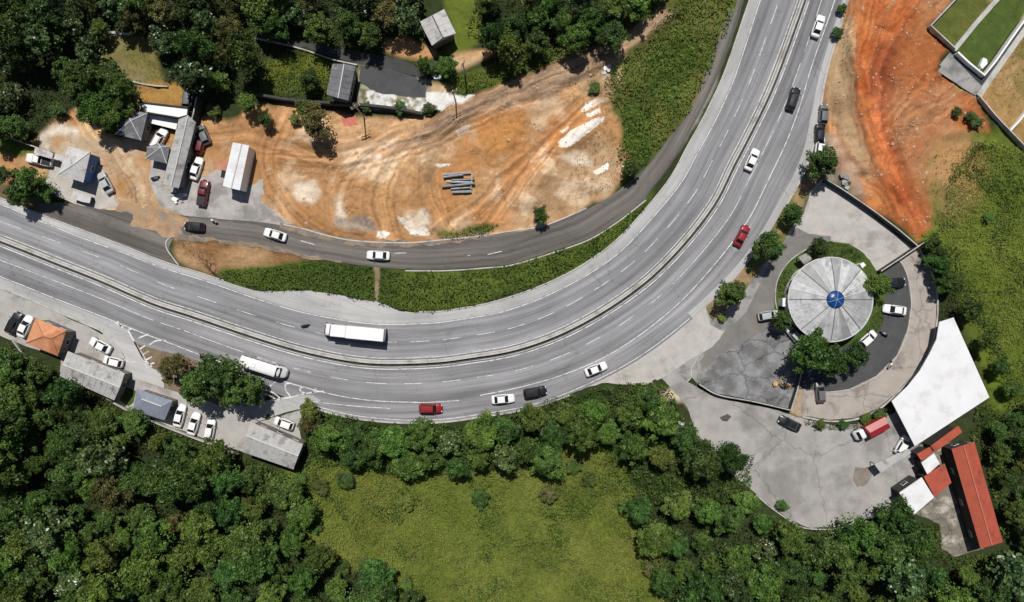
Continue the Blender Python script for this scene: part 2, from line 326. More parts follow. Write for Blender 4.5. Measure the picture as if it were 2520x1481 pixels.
N_dash = off_curve([(27,554),(180,609),(370,684),(467,724),(570,757),(623,775),(720,804),(797,822),(950,841),(983,842),(1577,627),(1637,570),(1693,494),(1727,447),(1753,400),(1770,363),(1813,277),(1857,167),(1890,77)], 8)
S_dash = off_curve([(0,640),(147,695),(233,729),(300,757),(377,785),(447,812),(600,867),(690,897),(767,915),(853,934),(940,944),(1652,704),(1687,665),(1800,524),(1820,494),(1853,423),(1890,353),(1933,250),(1960,187),(1978,130),(2007,50),(2020,0)], 8)
S_edge = off_curve([(0,680),(93,717),(167,747),(240,775),(333,810),(400,837),(490,874),(707,939),(763,957),(863,979),(930,986),(1020,990),(1130,984),(1260,955),(1377,925),(1477,884),(1527,859),(1593,809),(1643,770),(1693,724),(1750,660),(1793,607),(1840,540),(1870,494),(1890,443),(1923,377),(1953,310),(1970,253),(1993,173),(2023,83),(2050,27),(2053,0)], 6)
S_out = off_curve([(0,707),(77,734),(167,777),(240,808),(333,845),(420,868),(500,890),(640,950),(760,998),(823,1018),(890,1030),(963,1037),(1013,1040),(1080,1038),(1163,1027),(1260,1012),(1343,993),(1410,966),(1460,944),(1533,908),(1593,872),(1660,820),(1723,766),(1770,724),(1840,650),(1880,590),(1905,550),(1940,493),(1990,400),(2005,333),(2017,260),(2023,200),(2050,110),(2083,0)], 5)
def ribbon(name, oa, ob, z, m, s0=None, s1=None, nx=4, parent=None, step=2):
    i0 = 0 if s0 is None else int(np.searchsorted(MS, s0)); i1 = len(MS) - 1 if s1 is None else int(np.searchsorted(MS, s1))
    idx = np.unique(np.r_[np.arange(i0, i1, step), i1]); V = []; UV = []
    for i in idx:
        for j in range(nx + 1):
            o = oa[i] + (ob[i] - oa[i]) * j / nx; p = MC[i] + MN[i] * o; V.append((p[0], p[1], z)); UV.append((o, MS[i]))
    F = []; w = nx + 1
    for a in range(len(idx) - 1):
        for j in range(nx): q = a * w + j; F.append((q, q + w, q + w + 1, q + 1))
    if oa[idx[0]] < ob[idx[0]]: pass
    else: F = [f[::-1] for f in F]
    return link(name, np_mesh(name, V, F, m, uv=UV), parent)
def s_at(px, py): return proj(P(px, py))[0]
def line_strips(name, off, z, w, spans, parent):
    V = []; F = []
    for a, b in spans:
        i0 = int(np.searchsorted(MS, a)); i1 = int(np.searchsorted(MS, b)); i1 = min(i1, len(MS) - 1)
        idx = list(range(i0, i1, 1)) + [i1]; base = len(V)
        for i in idx:
            for s_ in (-1, 1): p = MC[i] + MN[i] * (off[i] + s_ * w / 2); V.append((p[0], p[1], z))
        for k in range(len(idx) - 1): q = base + 2 * k; F.append((q, q + 2, q + 3, q + 1))
    return link(name, np_mesh(name, V, F, M_line), parent)

SEND = MS[-1]
def far_of(off, sign): return off
# carriageways
roadN = struct(ribbon('road_upper', const(0.40), N_edge + 0.2, 0.012, M_asph)); 
shN = struct(ribbon('road_shoulder', N_edge + 0.1, N_out, 0.008, M_shoulder))
s_split = s_at(300, 800)
S_in = const(-0.65)
w_third = S_out.copy()
roadS = struct(ribbon('road_lower', S_out, S_in, 0.012, M_asph, s0=s_split))
roadS1 = ribbon('carriageway', S_edge - 0.2, S_in, 0.0122, M_asph, s1=s_split, parent=roadS)
shS = struct(ribbon('road_shoulder', S_out, S_edge - 0.15, 0.008, M_shoulder, s1=s_split + 0.5))
shS2 = struct(ribbon('road_shoulder', S_out, S_out + np.minimum(1.5, 0.35 * (S_edge - S_out)), 0.016, M_shoulder, s0=s_at(1700,780)))
line_strips('edge_line', N_edge, 0.017, 0.17, [(0, SEND)], roadN); line_strips('inner_edge_line', const(1.05), 0.017, 0.13, [(0, SEND)], roadN)
s = s_at(0, 545); sp = []
while s < SEND: sp.append((s, s + 4.0)); s += 8.6 if s < s_at(700,800) else 7.0
line_strips('lane_line', N_dash, 0.017, 0.13, sp, roadN)
line_strips('inner_edge_line', const(-1.2), 0.018, 0.20, [(0, SEND)], roadS)
line_strips('edge_line', S_edge, 0.018, 0.17, [(0, s_at(620,925)), (s_at(655,925), s_at(1030,990)), (s_at(1180,980), SEND)], roadS)
sp = [(0, s_at(377,785)), (s_at(395,792), s_at(447,812)), (s_at(453,815), s_at(600,867))]; s = s_at(630, 880)
while s < s_at(1640, 700): sp.append((s, s + 3.6)); s += 7.3
sp.append((s_at(1655, 700), s_at(1825, 480))); s = s_at(1835, 460)
while s < SEND: sp.append((s, s + 5.2)); s += 7.4
line_strips('lane_line', S_dash, 0.018, 0.13, sp, roadS)
line_strips('outer_line', S_out + 0.45, 0.018, 0.14, [(s_at(760,998), s_at(1700,785))], roadS)

# median: pale concrete strip with a low barrier wall on it and a dark strip below
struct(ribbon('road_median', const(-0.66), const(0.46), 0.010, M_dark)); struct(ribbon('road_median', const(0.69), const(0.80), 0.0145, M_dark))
bar = thing('median_barrier', 'long low concrete barrier dividing the two carriageways along the whole curve', 'barrier', (0, 0, 0))
pth = MC[::2]; nrm = MN[::2]
strip_along(pth + nrm * 0.10, 0.50, 0.60, 0.0, 0.72).build('barrier_wall', M_kerb, bar)
strip_along(pth + nrm * 0.52, 0.30, 0.10).build('barrier_kerb', M_kerb, bar)
strip_along(pth - nrm * 0.76, 0.18, 0.07).build('lower_kerb', M_kerb, bar)

# frontage road
FU = [(90,497),(160,500),(240,516),(330,520),(400,523),(453,530),(560,540),(630,545),(697,555),(747,566),(803,582),(863,594),(930,599),(1013,600),(1080,594),(1163,587),(1260,572),(1327,562),(1377,544),(1443,515),(1493,488),(1533,460),(1593,407),(1643,343),(1693,280),(1733,200),(1770,113),(1793,60),(1815,0),(1835,-70)]
FL = [(100,530),(183,557),(260,588),(330,615),(403,645),(417,585),(453,584),(520,590),(630,602),(673,611),(763,634),(830,644),(897,654),(997,662),(1097,662),(1197,655),(1260,648),(1360,617),(1453,584),(1527,537),(1580,500),(1600,470),(1653,400),(1710,300),(1760,200),(1800,100),(1823,27),(1845,-60)]
def between(name, A, B, z, m, n=260, nx=5, parent=None):
    a = catmull([P(*p)[:2] for p in A], 0.5); b = catmull([P(*p)[:2] for p in B], 0.5)
    a = a[np.linspace(0, len(a) - 1, n).round().astype(int)]; b = b[np.linspace(0, len(b) - 1, n).round().astype(int)]
    mid = (a + b) / 2; sl = np.r_[0, np.cumsum(np.linalg.norm(np.diff(mid, axis=0), axis=1))]; V = []; UV = []
    for i in range(n):
        w = np.linalg.norm(a[i] - b[i])
        for j in range(nx + 1): p = b[i] + (a[i] - b[i]) * j / nx; V.append((p[0], p[1], z)); UV.append((w * j / nx, sl[i]))
    w_ = nx + 1; F = [(q, q + w_, q + w_ + 1, q + 1) for i in range(n - 1) for j in range(nx) for q in (i * w_ + j,)]
    return link(name, np_mesh(name, V, F, m, uv=UV), parent)
fr_m = [p for p in FU if p[0] >= 400]; fr_l = [p for p in FL if p[0] >= 403 and p != (403, 645)]
front = struct(between('frontage_road', fr_m, fr_l, 0.004, M_asph_d))
junction = [(100,500),(160,497),(240,514),(330,520),(400,523),(440,530),(440,584),(424,590),(417,606),(419,632),(440,652),(403,644),(317,609),(233,579),(183,556),(113,536),(85,520)]
struct(sheet('frontage_road_mouth', junction, 0.002, M_asph_d, 0.15))
PULL = [(600,712),(640,716),(697,717),(712,714),(763,716),(830,725),(880,737),(927,741),(950,750),(983,765),(1030,770),(1060,775),(900,775),(760,760),(640,728)]
struct(sheet('pull_off', PULL, 0.005, M_shoulder, 0.15))
# paved yards (drawn in plan)
YARD_L = [(-60,690),(0,712),(77,738),(167,782),(217,803),(250,822),(300,800),(345,838),(372,905),(402,915),(404,950),(470,975),(560,1000),(640,1038),(760,1002),(795,1015),(735,1045),(745,1090),(720,1150),(597,1112),(500,1078),(420,1050),(330,1012),(270,985),(148,925),(150,880),(60,850),(10,830),(-60,800)]
struct(sheet('yard_lower', YARD_L, 0.003, mat('lot_concrete', (0.35,0.335,0.315), 0.9, 0.14, 0.35, 0.1, 6, stain=(0.24,0.225,0.21), stain_scale=0.16, stain_at=0.57, cracks=0.2, cscale=0.1), 0.2))
RAMP = [(215,790),(262,806),(283,790),(315,812),(345,868),(372,905),(402,918),(404,955),(330,930),(305,888),(293,858),(262,824)]
struct(sheet('exit_ramp', RAMP, 0.015, M_shoulder, 0.05))
struct(sheet('merge_ramp', [(560,1000),(640,1036),(700,1015),(765,1000),(790,985),(770,972),(700,976),(655,988),(600,990)], 0.0145, M_shoulder, 0.05))
ISL = [(318,820),(345,820),(440,850),(560,900),(680,940),(640,1000),(560,1003),(480,975),(404,955),(372,905),(350,866)]
struct(sheet('traffic_island', ISL, 0.0045, mat('island_soil', (0.17,0.125,0.08), 0.95, 0.35, 0.8, 0.3, 5), 0.15))
APRON = [(1400,970),(1493,925),(1593,865),(1660,812),(1735,750),(1752,790),(1790,760),(1830,720),(1870,660),(1905,620),(1925,600),(1945,560),(1975,530),(1990,475),(2022,442),(2103,496),(2247,608),(2157,669),(2140,640),(2100,610),(2044,595),(1985,610),(1940,650),(1912,700),(1908,760),(1905,800),(1965,830),(1975,900),(1968,925),(1940,1007),(1850,985),(1770,968),(1717,944),(1700,925),(1690,940),(1660,915),(1620,932),(1530,946),(1480,940)]
struct(sheet('pavement', APRON, 0.006, M_conc2, 0.2))
struct(sheet('pavement_apron', [(1400,969),(1493,923),(1593,865),(1660,812),(1735,752),(1748,800),(1785,818),(1770,845),(1720,870),(1668,905),(1640,925),(1600,945),(1530,946),(1480,942)], 0.010, M_conc, 0.3))
struct(sheet('pavement_yard', [(1945,560),(1975,530),(1990,475),(2022,442),(2103,496),(2247,608),(2157,669),(2140,640),(2100,610),(2044,595),(1985,610),(1960,632),(1950,600)], 0.011, M_conc, 0.25))
struct(sheet('walled_yard', [(1717,944),(1770,872),(1890,808),(1920,818),(1962,832),(1968,900),(1940,1005),(1850,983),(1765,968)], 0.012, M_slab, 0.1))
LOWY = [(1625,928),(1660,912),(1690,938),(1722,958),(1800,985),(1900,1005),(1975,1030),(2060,1048),(2130,1040),(2190,1010),(2250,1100),(2275,1170),(2230,1195),(2212,1212),(2185,1245),(2150,1268),(2110,1278),(2060,1298),(1990,1298),(1955,1285),(1895,1245),(1860,1215),(1780,1150),(1720,1085),(1690,1000),(1655,960)]
struct(sheet('lower_yard', LOWY, 0.007, M_yard, 0.25))
CPARK = [(2157,669),(2212,637),(2233,681),(2242,744),(2233,811),(2207,874),(2157,924),(2090,957),(2040,966),(1975,960),(1955,930),(1968,850),(1960,800),(2044,737)]
struct(sheet('car_park', CPARK, 0.009, M_lot, 0.05))
RING = [(2212,637),(2258,606),(2275,640),(2290,674),(2302,711),(2305,761),(2300,811),(2290,854),(2260,907),(2207,965),(2160,1005),(2105,1028),(2040,1033),(1973,1022),(1975,957),(2040,964),(2090,957),(2157,924),(2207,874),(2233,811),(2242,744),(2233,681)]
struct(sheet('ring_road', RING, 0.0135, M_ring, 0.05))
struct(sheet('drive', [(1905,620),(1925,600),(1960,560),(1990,575),(2044,580),(2044,596),(1985,612),(1940,652),(1912,702),(1906,760),(1905,805),(1890,808),(1770,872),(1740,905),(1720,890),(1790,810),(1835,770),(1870,700),(1890,650)], 0.0125, mat('drive_asphalt', (0.17,0.16,0.15), 0.9, 0.2, 0.4, 0.12, 6), 0.2))
struct(sheet('red_yard', [(2250,1095),(2400,1085),(2420,1350),(2350,1368),(2318,1350),(2312,1290),(2250,1262)], 0.005, mat('stained_yard', (0.17,0.155,0.125), 0.9, 0.35, 0.5, 0.2, 5, stain=(0.34,0.31,0.26), stain_scale=0.25, stain_at=0.57, cracks=0.4, cscale=0.25), 0.3))
YARD_A = [(378,438),(400,460),(440,468),(548,470),(600,475),(655,505),(700,540),(740,562),(700,556),(630,546),(560,540),(453,530),(400,515),(382,480),(370,455),(372,380),(300,350),(348,350),(410,400)]
struct(sheet('yard_upper', [(372,395),(415,395),(400,455),(440,465),(530,420),(550,395),(600,470),(645,440),(652,500),(700,540),(740,562),(700,556),(630,546),(560,540),(453,530),(400,512),(384,490),(366,440)], 0.001, mat('gravel_yard', (0.36,0.34,0.32), 0.95, 0.2, 0.5, 0.2, 6, stain=(0.22,0.21,0.20), stain_scale=0.2, stain_at=0.54), 0.4))
struct(sheet('yard_left', [(130,395),(170,385),(240,400),(262,430),(275,470),(290,505),(225,520),(150,488),(110,460)], 0.001, mat('gravel_yard2', (0.42,0.39,0.35), 0.95, 0.2, 0.5, 0.2, 6), 0.4))
struct(sheet('path', [(885,158),(960,168),(1020,186),(1050,215),(1045,240),(1000,238),(925,225),(885,205)], 0.001, M_lot, 0.4))  # shade lying over the path is put in as a dark surface colour
struct(sheet('lane', [(630,92),(757,118),(817,142),(880,155),(960,168),(1040,195),(1060,182),(1000,150),(900,128),(800,112),(700,96),(640,82)], 0.001, mat('lane_shade_asphalt', (0.05,0.052,0.05), 0.9, 0.25, 0.5), 0.3))  # surface darkened to include the shade over the lane

M_dust = mat('road_dust', (0.235,0.175,0.125), .95, .3, .5, .25, 5, stain=(0.15,0.13,0.11), stain_scale=.35, stain_at=.52)
struct(sheet('dirt_spill', [(290,490),(330,500),(372,495),(395,515),(440,528),(470,545),(440,560),(455,580),(425,585),(395,578),(345,562),(318,552),(326,530),(290,520)], 0.0085, mat('dusty_spill', (0.36,0.235,0.14), .95, .3, .5, .25, 5, stain=(0.20,0.17,0.14), stain_scale=.25, stain_at=.56), 0.9, seed=9))
struct(sheet('dirt_spill', [(690,545),(760,560),(830,580),(930,592),(1080,588),(1200,572),(1200,582),(1080,603),(930,609),(830,600),(750,578),(690,560)], 0.0087, M_dust, 0.55, seed=19))
struct(sheet('dirt_spill', [(430,575),(520,585),(640,600),(760,626),(840,640),(840,648),(760,638),(640,610),(520,597),(430,592)], 0.0087, M_dust, 0.5, seed=23))
struct(sheet('mud_patch', [(2098,1180),(2105,1150),(2135,1148),(2148,1165),(2125,1195),(2108,1200)], 0.0105, mat('dry_mud', (0.20,0.17,0.145), .95, .3, .6), 0.5, seed=10))
struct(sheet('mud_patch', [(1770,1025),(1790,1018),(1800,1025),(1790,1038),(1775,1036)], 0.0105, mat('dark_mud', (0.09,0.075,0.06), .95, .3, .6), 0.3, seed=11))
struct(sheet('pavement', [(2165,1010),(2200,985),(2250,1050),(2262,1105),(2238,1112),(2205,1075),(2180,1050)], 0.0105, M_conc2, 0.2))
# hatched gores
def marks(name, segs, w, z, parent):
    mb = MB()
    for pts in segs:
        W = [np.array(P(*p)[:2]) for p in pts]
        if len(W) > 2: W = list(catmull(W, 0.6))
        n0 = len(mb.v); A = np.array(W); T = np.gradient(A, axis=0); T /= np.linalg.norm(T, axis=1, keepdims=True); N = np.c_[-T[:, 1], T[:, 0]]; V = []; F = []
        for i in range(len(A)):
            for s_ in (-1, 1): q = A[i] + N[i] * s_ * w / 2; V.append((q[0], q[1], z))
        for i in range(len(A) - 1): F.append((2 * i, 2 * i + 2, 2 * i + 3, 2 * i + 1))
        mb.add(V, [f if True else f for f in F])
    return mb.build(name, M_line, parent)
marks('gore_marking', [[(315,812),(345,868),(363,905)],[(330,840),(352,880),(374,903)],[(312,812),(325,808)],[(340,832),(365,822)],[(368,848),(385,838),(408,838)],[(345,858),(357,850)],[(352,872),(366,864)],[(358,886),(374,878)],[(366,898),(380,892)],[(283,792),(303,806)],[(289,790),(298,803)]], 0.3, 0.0235, roadS)
marks('gore_marking', [[(650,988),(700,980),(770,965),(797,963)],[(632,945),(655,925)],[(664,950),(680,938)],[(702,945),(703,960),(715,975)],[(702,945),(716,942)],[(738,955),(740,963),(752,968)],[(738,955),(750,952)],[(768,967),(778,955)],[(634,955),(670,965),(692,982)],[(640,968),(662,972),(680,984)],[(640,960),(650,988)]], 0.28, 0.0235, roadS)
marks('gore_marking', [[(400,905),(480,930)],[(1010,990),(1055,990),(1130,985)],[(310,888),(333,891)],[(750,985),(860,998),(960,1005)]], 0.14, 0.0235, roadS)
marks('gore_marking', [[(970,623),(1000,622)],[(1150,628),(1157,629)],[(1200,626),(1235,618)],[(740,592),(775,602)]], 0.14, 0.0095, front)

# kerbs
def kerb(pts, label, w=0.22, h=0.14, m=None, step=0.8): 
    o = wall_run(pts, w, h, 0.0, step).build('kerb', m or M_kerb); tag(o, label, 'kerb', 'pale concrete kerbs'); return o
idx = range(int(np.searchsorted(MS, s_at(763,1007))), int(np.searchsorted(MS, s_at(1405,968))), 2)
o = strip_along([MC[i] + MN[i] * (S_out[i] - 0.15) for i in idx], 0.34, 0.16).build('kerb', M_kerb); tag(o, 'long pale kerb on the outside of the lower carriageway above the woods', 'kerb', 'pale concrete kerbs')
o = strip_along([MC[i] + MN[i] * (S_out[i] - 0.12) for i in range(0, int(np.searchsorted(MS, s_at(255,818))), 2)], 0.3, 0.2).build('kerb', M_kerb); tag(o, 'straight pale kerb between the lower carriageway and the orange-roofed house yard', 'kerb', 'pale concrete kerbs')
o = strip_along([MC[i] + MN[i] * (S_out[i] - 0.2) for i in range(int(np.searchsorted(MS, s_at(1930,512))), len(MS), 2)], 0.42, 0.18).build('kerb', M_kerb); tag(o, 'pale kerb between the lower carriageway and the red earth slope', 'kerb', 'pale concrete kerbs')
o = strip_along([MC[i] + MN[i] * (N_out[i] + 0.1) for i in range(int(np.searchsorted(MS, s_at(1030,775))), len(MS), 2)], 0.25, 0.14).build('kerb', M_kerb); tag(o, 'pale kerb along the green verge inside the curve of the upper carriageway', 'kerb', 'pale concrete kerbs')
o = strip_along([MC[i] + MN[i] * (N_out[i] + 0.1) for i in range(0, int(np.searchsorted(MS, s_at(560,700))), 2)], 0.22, 0.14).build('kerb', M_kerb); tag(o, 'pale kerb between the upper carriageway and the frontage road mouth', 'kerb', 'pale concrete kerbs')
kerb([(217,795),(257,820),(293,857),(307,884),(280,880),(268,886)], 'curved pale kerb on the house side of the exit ramp')
kerb([(440,652),(424,632),(410,610),(410,592),(424,582)], 'short rounded kerb at the nose of the brown verge')
kerb([(697,552),(747,563),(803,579),(863,591),(930,596),(1013,597),(1080,591),(1163,583),(1260,568),(1327,558),(1377,541),(1443,512)], 'thin kerb between the tan dirt lot and the frontage road', 0.28, 0.1)
kerb([(997,666),(1097,666),(1197,659),(1260,652),(1360,622),(1453,588),(1527,541),(1590,492)], 'thin kerb between the frontage road and the green verge', 0.25, 0.1)
kerb([(1912,760),(1908,740),(1910,700),(1922,670),(1945,640),(1985,612)], 'curved kerb on the left of the domed building lawn', 0.16)
kerb([(2033,965),(2090,958),(2157,925),(2207,875),(2233,811),(2242,744),(2233,681),(2212,637)], 'inner kerb of the ring road beside the dark car park', 0.16)
kerb([(2258,606),(2275,640),(2291,674),(2303,711),(2306,761),(2301,811),(2291,854),(2261,907),(2207,967),(2160,1007),(2105,1031),(2040,1036),(1973,1025)], 'outer kerb of the ring road', 0.3, 0.3)
kerb([(1690,940),(1702,925),(1700,905),(1712,890)], 'small curved kerb at the corner of the walled yard', 0.2)
kerb([(1860,1217),(1895,1247),(1955,1288),(1990,1300),(2060,1300),(2110,1280),(2150,1270),(2185,1247),(2212,1214)], 'curved kerb around the bottom of the lower yard', 0.2, 0.25)

# ---------------------------------------------------------------- ground
PAVED = [[(620,80),(700,90),(900,125),(1060,175),(1060,245),(880,240),(870,165),(760,140),(630,110)], junction, PULL, YARD_L, APRON, LOWY, CPARK, RING, ISL, [p for p in FU if p[0] > 90] + FL[::-1], YARD_A,
         [(-200,380),(0,440),(60,470),(300,550),(540,640),(900,740),(1100,730),(1300,690),(1500,580),(1650,400),(1790,60),(1830,-100),(2140,-100),(2040,240),(2000,400),(1950,500),(1850,680),(1700,830),(1400,1010),(1040,1070),(760,1040),(500,960),(200,830),(0,750),(-200,680)],
         [(2230,1080),(2420,1080),(2480,1350),(2300,1380),(2200,1230)], [(380,260),(520,260),(520,500),(380,480)], [(30,350),(300,330),(300,530),(60,480)], [(530,330),(640,330),(640,500),(530,480)]]
st = 0.25
fx = np.arange(-112, 112.01, st); fy = np.arange(-68, 68.01, st); X, Y = np.meshgrid(fx, fy)
C = np.zeros(X.shape + (3,)); C[:] = (0.030, 0.040, 0.014)
W1 = fbm(X, Y, 0.35, 11, 5) - 0.5; W2 = fbm(X, Y, 0.35, 57, 5) - 0.5
NB = fbm(X, Y, 0.12, 5, 5); NF = fbm(X, Y, 1.1, 71, 3); NM = fbm(X, Y, 0.33, 33, 4)
def blur(m, k):
    if k < 1: return m
    for ax in (0, 1):
        p = np.pad(m, [(k + 1, k) if a == ax else (0, 0) for a in (0, 1)], mode='edge'); c = np.cumsum(p, axis=ax)
        m = (np.take(c, range(2 * k + 1, c.shape[ax]), ax) - np.take(c, range(0, c.shape[ax] - 2 * k - 1), ax)) / (2 * k + 1)
    return m
def mask(pts, warp=2.0, soft=0.6):
    return blur(inside(X + W1 * warp, Y + W2 * warp, PL(pts)).astype(float), int(soft / st))
DIRT = np.zeros(X.shape); GRASS = np.zeros(X.shape)
def paint(pts, col, col2=None, warp=2.0, soft=0.5, op=1.0, n=None, dirt=0, grass=0):
    global C, DIRT, GRASS
    m = mask(pts, warp, soft) * op; base = np.zeros(C.shape); base[:] = col
    if col2 is not None:
        t = np.clip(((NB if n is None else n) - 0.38) / 0.24, 0, 1)[..., None]; base = base * (1 - t) + np.array(col2) * t
    C = C * (1 - m[..., None]) + base * m[..., None]
    DIRT = np.maximum(DIRT, m * dirt) if dirt else DIRT * (1 - m); 
    if grass: GRASS = np.maximum(GRASS, m * grass)
TAN = (0.40, 0.215, 0.095); TAN2 = (0.46, 0.28, 0.145); TAN3 = (0.36, 0.17, 0.07); PALE = (0.62, 0.55, 0.46); OLIV = (0.16, 0.14, 0.045); GR = (0.060, 0.088, 0.016); GRD = (0.035, 0.055, 0.012)
MEAD = (0.135, 0.150, 0.026); MEAD2 = (0.100, 0.125, 0.018)
meadow_px = [(700,1160),(820,1130),(940,1150),(1120,1160),(1330,1150),(1400,1060),(1460,1100),(1510,1110),(1560,1200),(1570,1330),(1640,1400),(1660,1600),(900,1600),(940,1400),(800,1400),(740,1320)]
paint(meadow_px, MEAD, MEAD2, 3, 1.0)
paint([(2230,560),(2260,520),(2300,400),(2400,330),(2700,300),(2700,1100),(2440,1000),(2340,700)], (0.105,0.145,0.018), (0.075,0.10,0.016), 4, 1.2)
paint([(1440,130),(1530,90),(1640,30),(1690,-60),(1850,-60),(1800,60),(1750,190),(1680,300),(1610,400),(1540,470),(1430,450),(1400,330),(1450,200)], GR, (0.12,0.11,0.03), 3, 0.8)
paint([(270,85),(370,90),(410,210),(440,240),(420,280),(310,270),(300,215),(240,160)], OLIV, (0.22,0.18,0.10), 2)
paint([(285,210),(400,205),(460,205),(465,250),(430,268),(340,255)], (0.36,0.20,0.06), (0.22,0.15,0.04), 1.5, dirt=.4)
paint([(1060,-60),(1160,-60),(1190,90),(1140,140),(1090,130),(1110,60)], (0.085,0.11,0.022), MEAD2, 1.5)
paint([(640,150),(760,130),(815,160),(805,245),(640,225)], (0.12,0.13,0.02), GRD, 2)
paint([(950,95),(1010,95),(1060,115),(1080,140),(1040,150),(990,142),(950,125)], TAN2, TAN, 1.5, dirt=.5)
paint([(1110,135),(1197,118),(1218,133),(1123,177)], (0.55,0.40,0.24), TAN, 1.0, dirt=.5)
paint([(1030,195),(1080,205),(1130,215),(1130,235),(1060,228),(1035,212)], (0.5,0.36,0.2), TAN, 1.0)
paint([(880,150),(1000,160),(1060,200),(1062,245),(1030,282),(880,265)], (0.30,0.28,0.22), (0.12,0.11,0.06), 1.2, .3, n=NF)
paint([(895,220),(1000,236),(1062,240),(1060,268),(1020,280),(900,262)], (0.62,0.61,0.60), (0.20,0.19,0.12), 1.5, .2, n=NF)
paint([(1050,223),(1110,228),(1170,233),(1160,250),(1085,272),(1050,258)], (0.68,0.67,0.64), (0.60,0.58,0.53), 1.0, 0.2)
paint([(1130,175),(1250,160),(1400,100),(1450,130),(1340,170),(1240,215),(1130,230)], GR, GRD, 2)
# upper left: tan earth
paint([(-60,360),(60,380),(110,320),(170,270),(220,270),(260,330),(340,350),(370,400),(370,450),(400,520),(440,585),(340,560),(300,525),(290,470),(240,405),(130,395),(110,440),(-60,470)], TAN, TAN2, 2, dirt=1)
paint([(180,265),(215,275),(250,335),(300,350),(300,400),(370,450),(390,520),(330,525),(290,470),(240,400),(215,360),(190,320)], (0.44,0.26,0.12), (0.52,0.36,0.21), 2.5, dirt=1)
paint([(100,320),(150,305),(190,315),(195,345),(150,360),(135,385),(95,350)], PALE, (0.40,0.34,0.26), 2, n=NM)
paint([(130,330),(300,345),(500,300),(640,330),(660,430),(700,520),(760,570),(600,560),(400,530),(260,520),(120,470),(120,400)], TAN, (0.42,0.33,0.23), 1.5, dirt=1)
paint([(-60,480),(60,440),(130,480),(90,520),(0,490)], (0.12,0.09,0.05), None, 2)
paint([(0,325),(130,370),(50,385),(-60,375),(-60,320)], (0.10,0.13,0.02), GRD, 2)
paint([(490,285),(560,300),(640,255),(720,255),(820,280),(880,290),(900,330),(760,420),(655,430),(600,345),(510,330),(500,440),(510,480),(480,480),(480,400)], TAN, TAN2, 2, dirt=1)
# main tan lot
LOT = [(640,330),(700,285),(800,290),(900,300),(1010,330),(1100,265),(1250,205),(1380,150),(1470,120),(1530,110),(1540,180),(1500,240),(1530,330),(1550,420),(1500,480),(1440,512),(1330,570),(1160,596),(1000,610),(860,600),(760,575),(690,530),(650,480),(640,400)]
paint(LOT, TAN, TAN2, 2.5, dirt=1)
paint([(1080,330),(1200,280),(1260,260),(1400,260),(1440,300),(1300,430),(1240,520),(1150,540),(1080,520),(1060,440),(1130,400),(1140,340)], (0.42,0.20,0.075), (0.34,0.19,0.09), 4, 2, .85, dirt=1)
paint([(1250,480),(1350,400),(1430,340),(1500,340),(1540,420),(1480,480),(1330,545),(1250,550)], (0.24,0.15,0.08), (0.36,0.24,0.14), 4, 1.5, .8, dirt=1)
paint([(1260,195),(1400,140),(1530,90),(1640,10),(1680,-40),(1600,-40),(1500,70),(1400,125)], (0.20,0.13,0.05), (0.13,0.11,0.03), 3, 1, dirt=.6)
t_pale = np.clip((NM - 0.56) / 0.05, 0, 1) * np.clip((NB - 0.42) / 0.1, 0, 1) * DIRT * mask(LOT, 1, 1)
C = C * (1 - .5 * t_pale[..., None]) + np.array((0.60, 0.48, 0.34)) * .5 * t_pale[..., None]
for pg in ([(1427,277),(1440,255),(1475,240),(1490,233),(1488,248),(1460,268),(1435,278)], [(1373,350),(1400,325),(1425,310),(1470,290),(1490,283),(1480,300),(1450,325),(1425,345),(1400,362),(1378,360)],
           [(1440,285),(1478,268),(1476,280),(1446,293)], [(1378,322),(1396,313),(1398,320),(1382,328)], [(1120,320),(1140,308),(1158,308),(1150,322),(1128,334)], [(1475,180),(1500,160),(1520,165),(1500,190),(1480,200)],
           [(1071,400),(1110,405),(1105,412),(1075,408)], [(1460,420),(1500,400),(1500,415),(1470,430)], [(970,530),(1010,545),(1050,560),(1060,580),(1010,575)], [(930,565),(960,575),(950,588),(925,580)]):
    paint(pg, (0.74, 0.71, 0.66), (0.60, 0.55, 0.48), 0.9, 0.2, n=NF, dirt=.3)
for pg in ([(835,400),(850,390),(870,395),(860,410)], [(900,392),(930,380),(935,400),(910,405)], [(720,450),(770,440),(790,480),(760,500),(725,480)], [(820,480),(845,470),(850,560),(830,560)], [(990,520),(1060,520),(1070,560),(1000,555)], [(1370,380),(1440,370),(1460,400),(1400,405)], [(1280,300),(1300,290),(1310,300)]):
    paint(pg, (0.66, 0.56, 0.44), (0.50, 0.37, 0.24), 2.6, 0.5, n=NM, dirt=.6)
paint([(820,530),(900,535),(930,560),(880,570),(820,555)], (0.16,0.15,0.15), (0.30,0.27,0.24), 2.5, .5, .8, n=NM, dirt=.6)
paint([(1420,195),(1500,150),(1530,200),(1500,260),(1440,240)], (0.16,0.13,0.05), (0.30,0.20,0.11), 3, 1, .8, n=NM)
paint([(837,283),(873,283),(880,305),(845,310)], (0.42,0.12,0.10), None, 0.6, 0.2, .9)
paint([(1070,570),(1200,550),(1230,560),(1180,580),(1080,590)], GRD, OLIV, 2, .5)
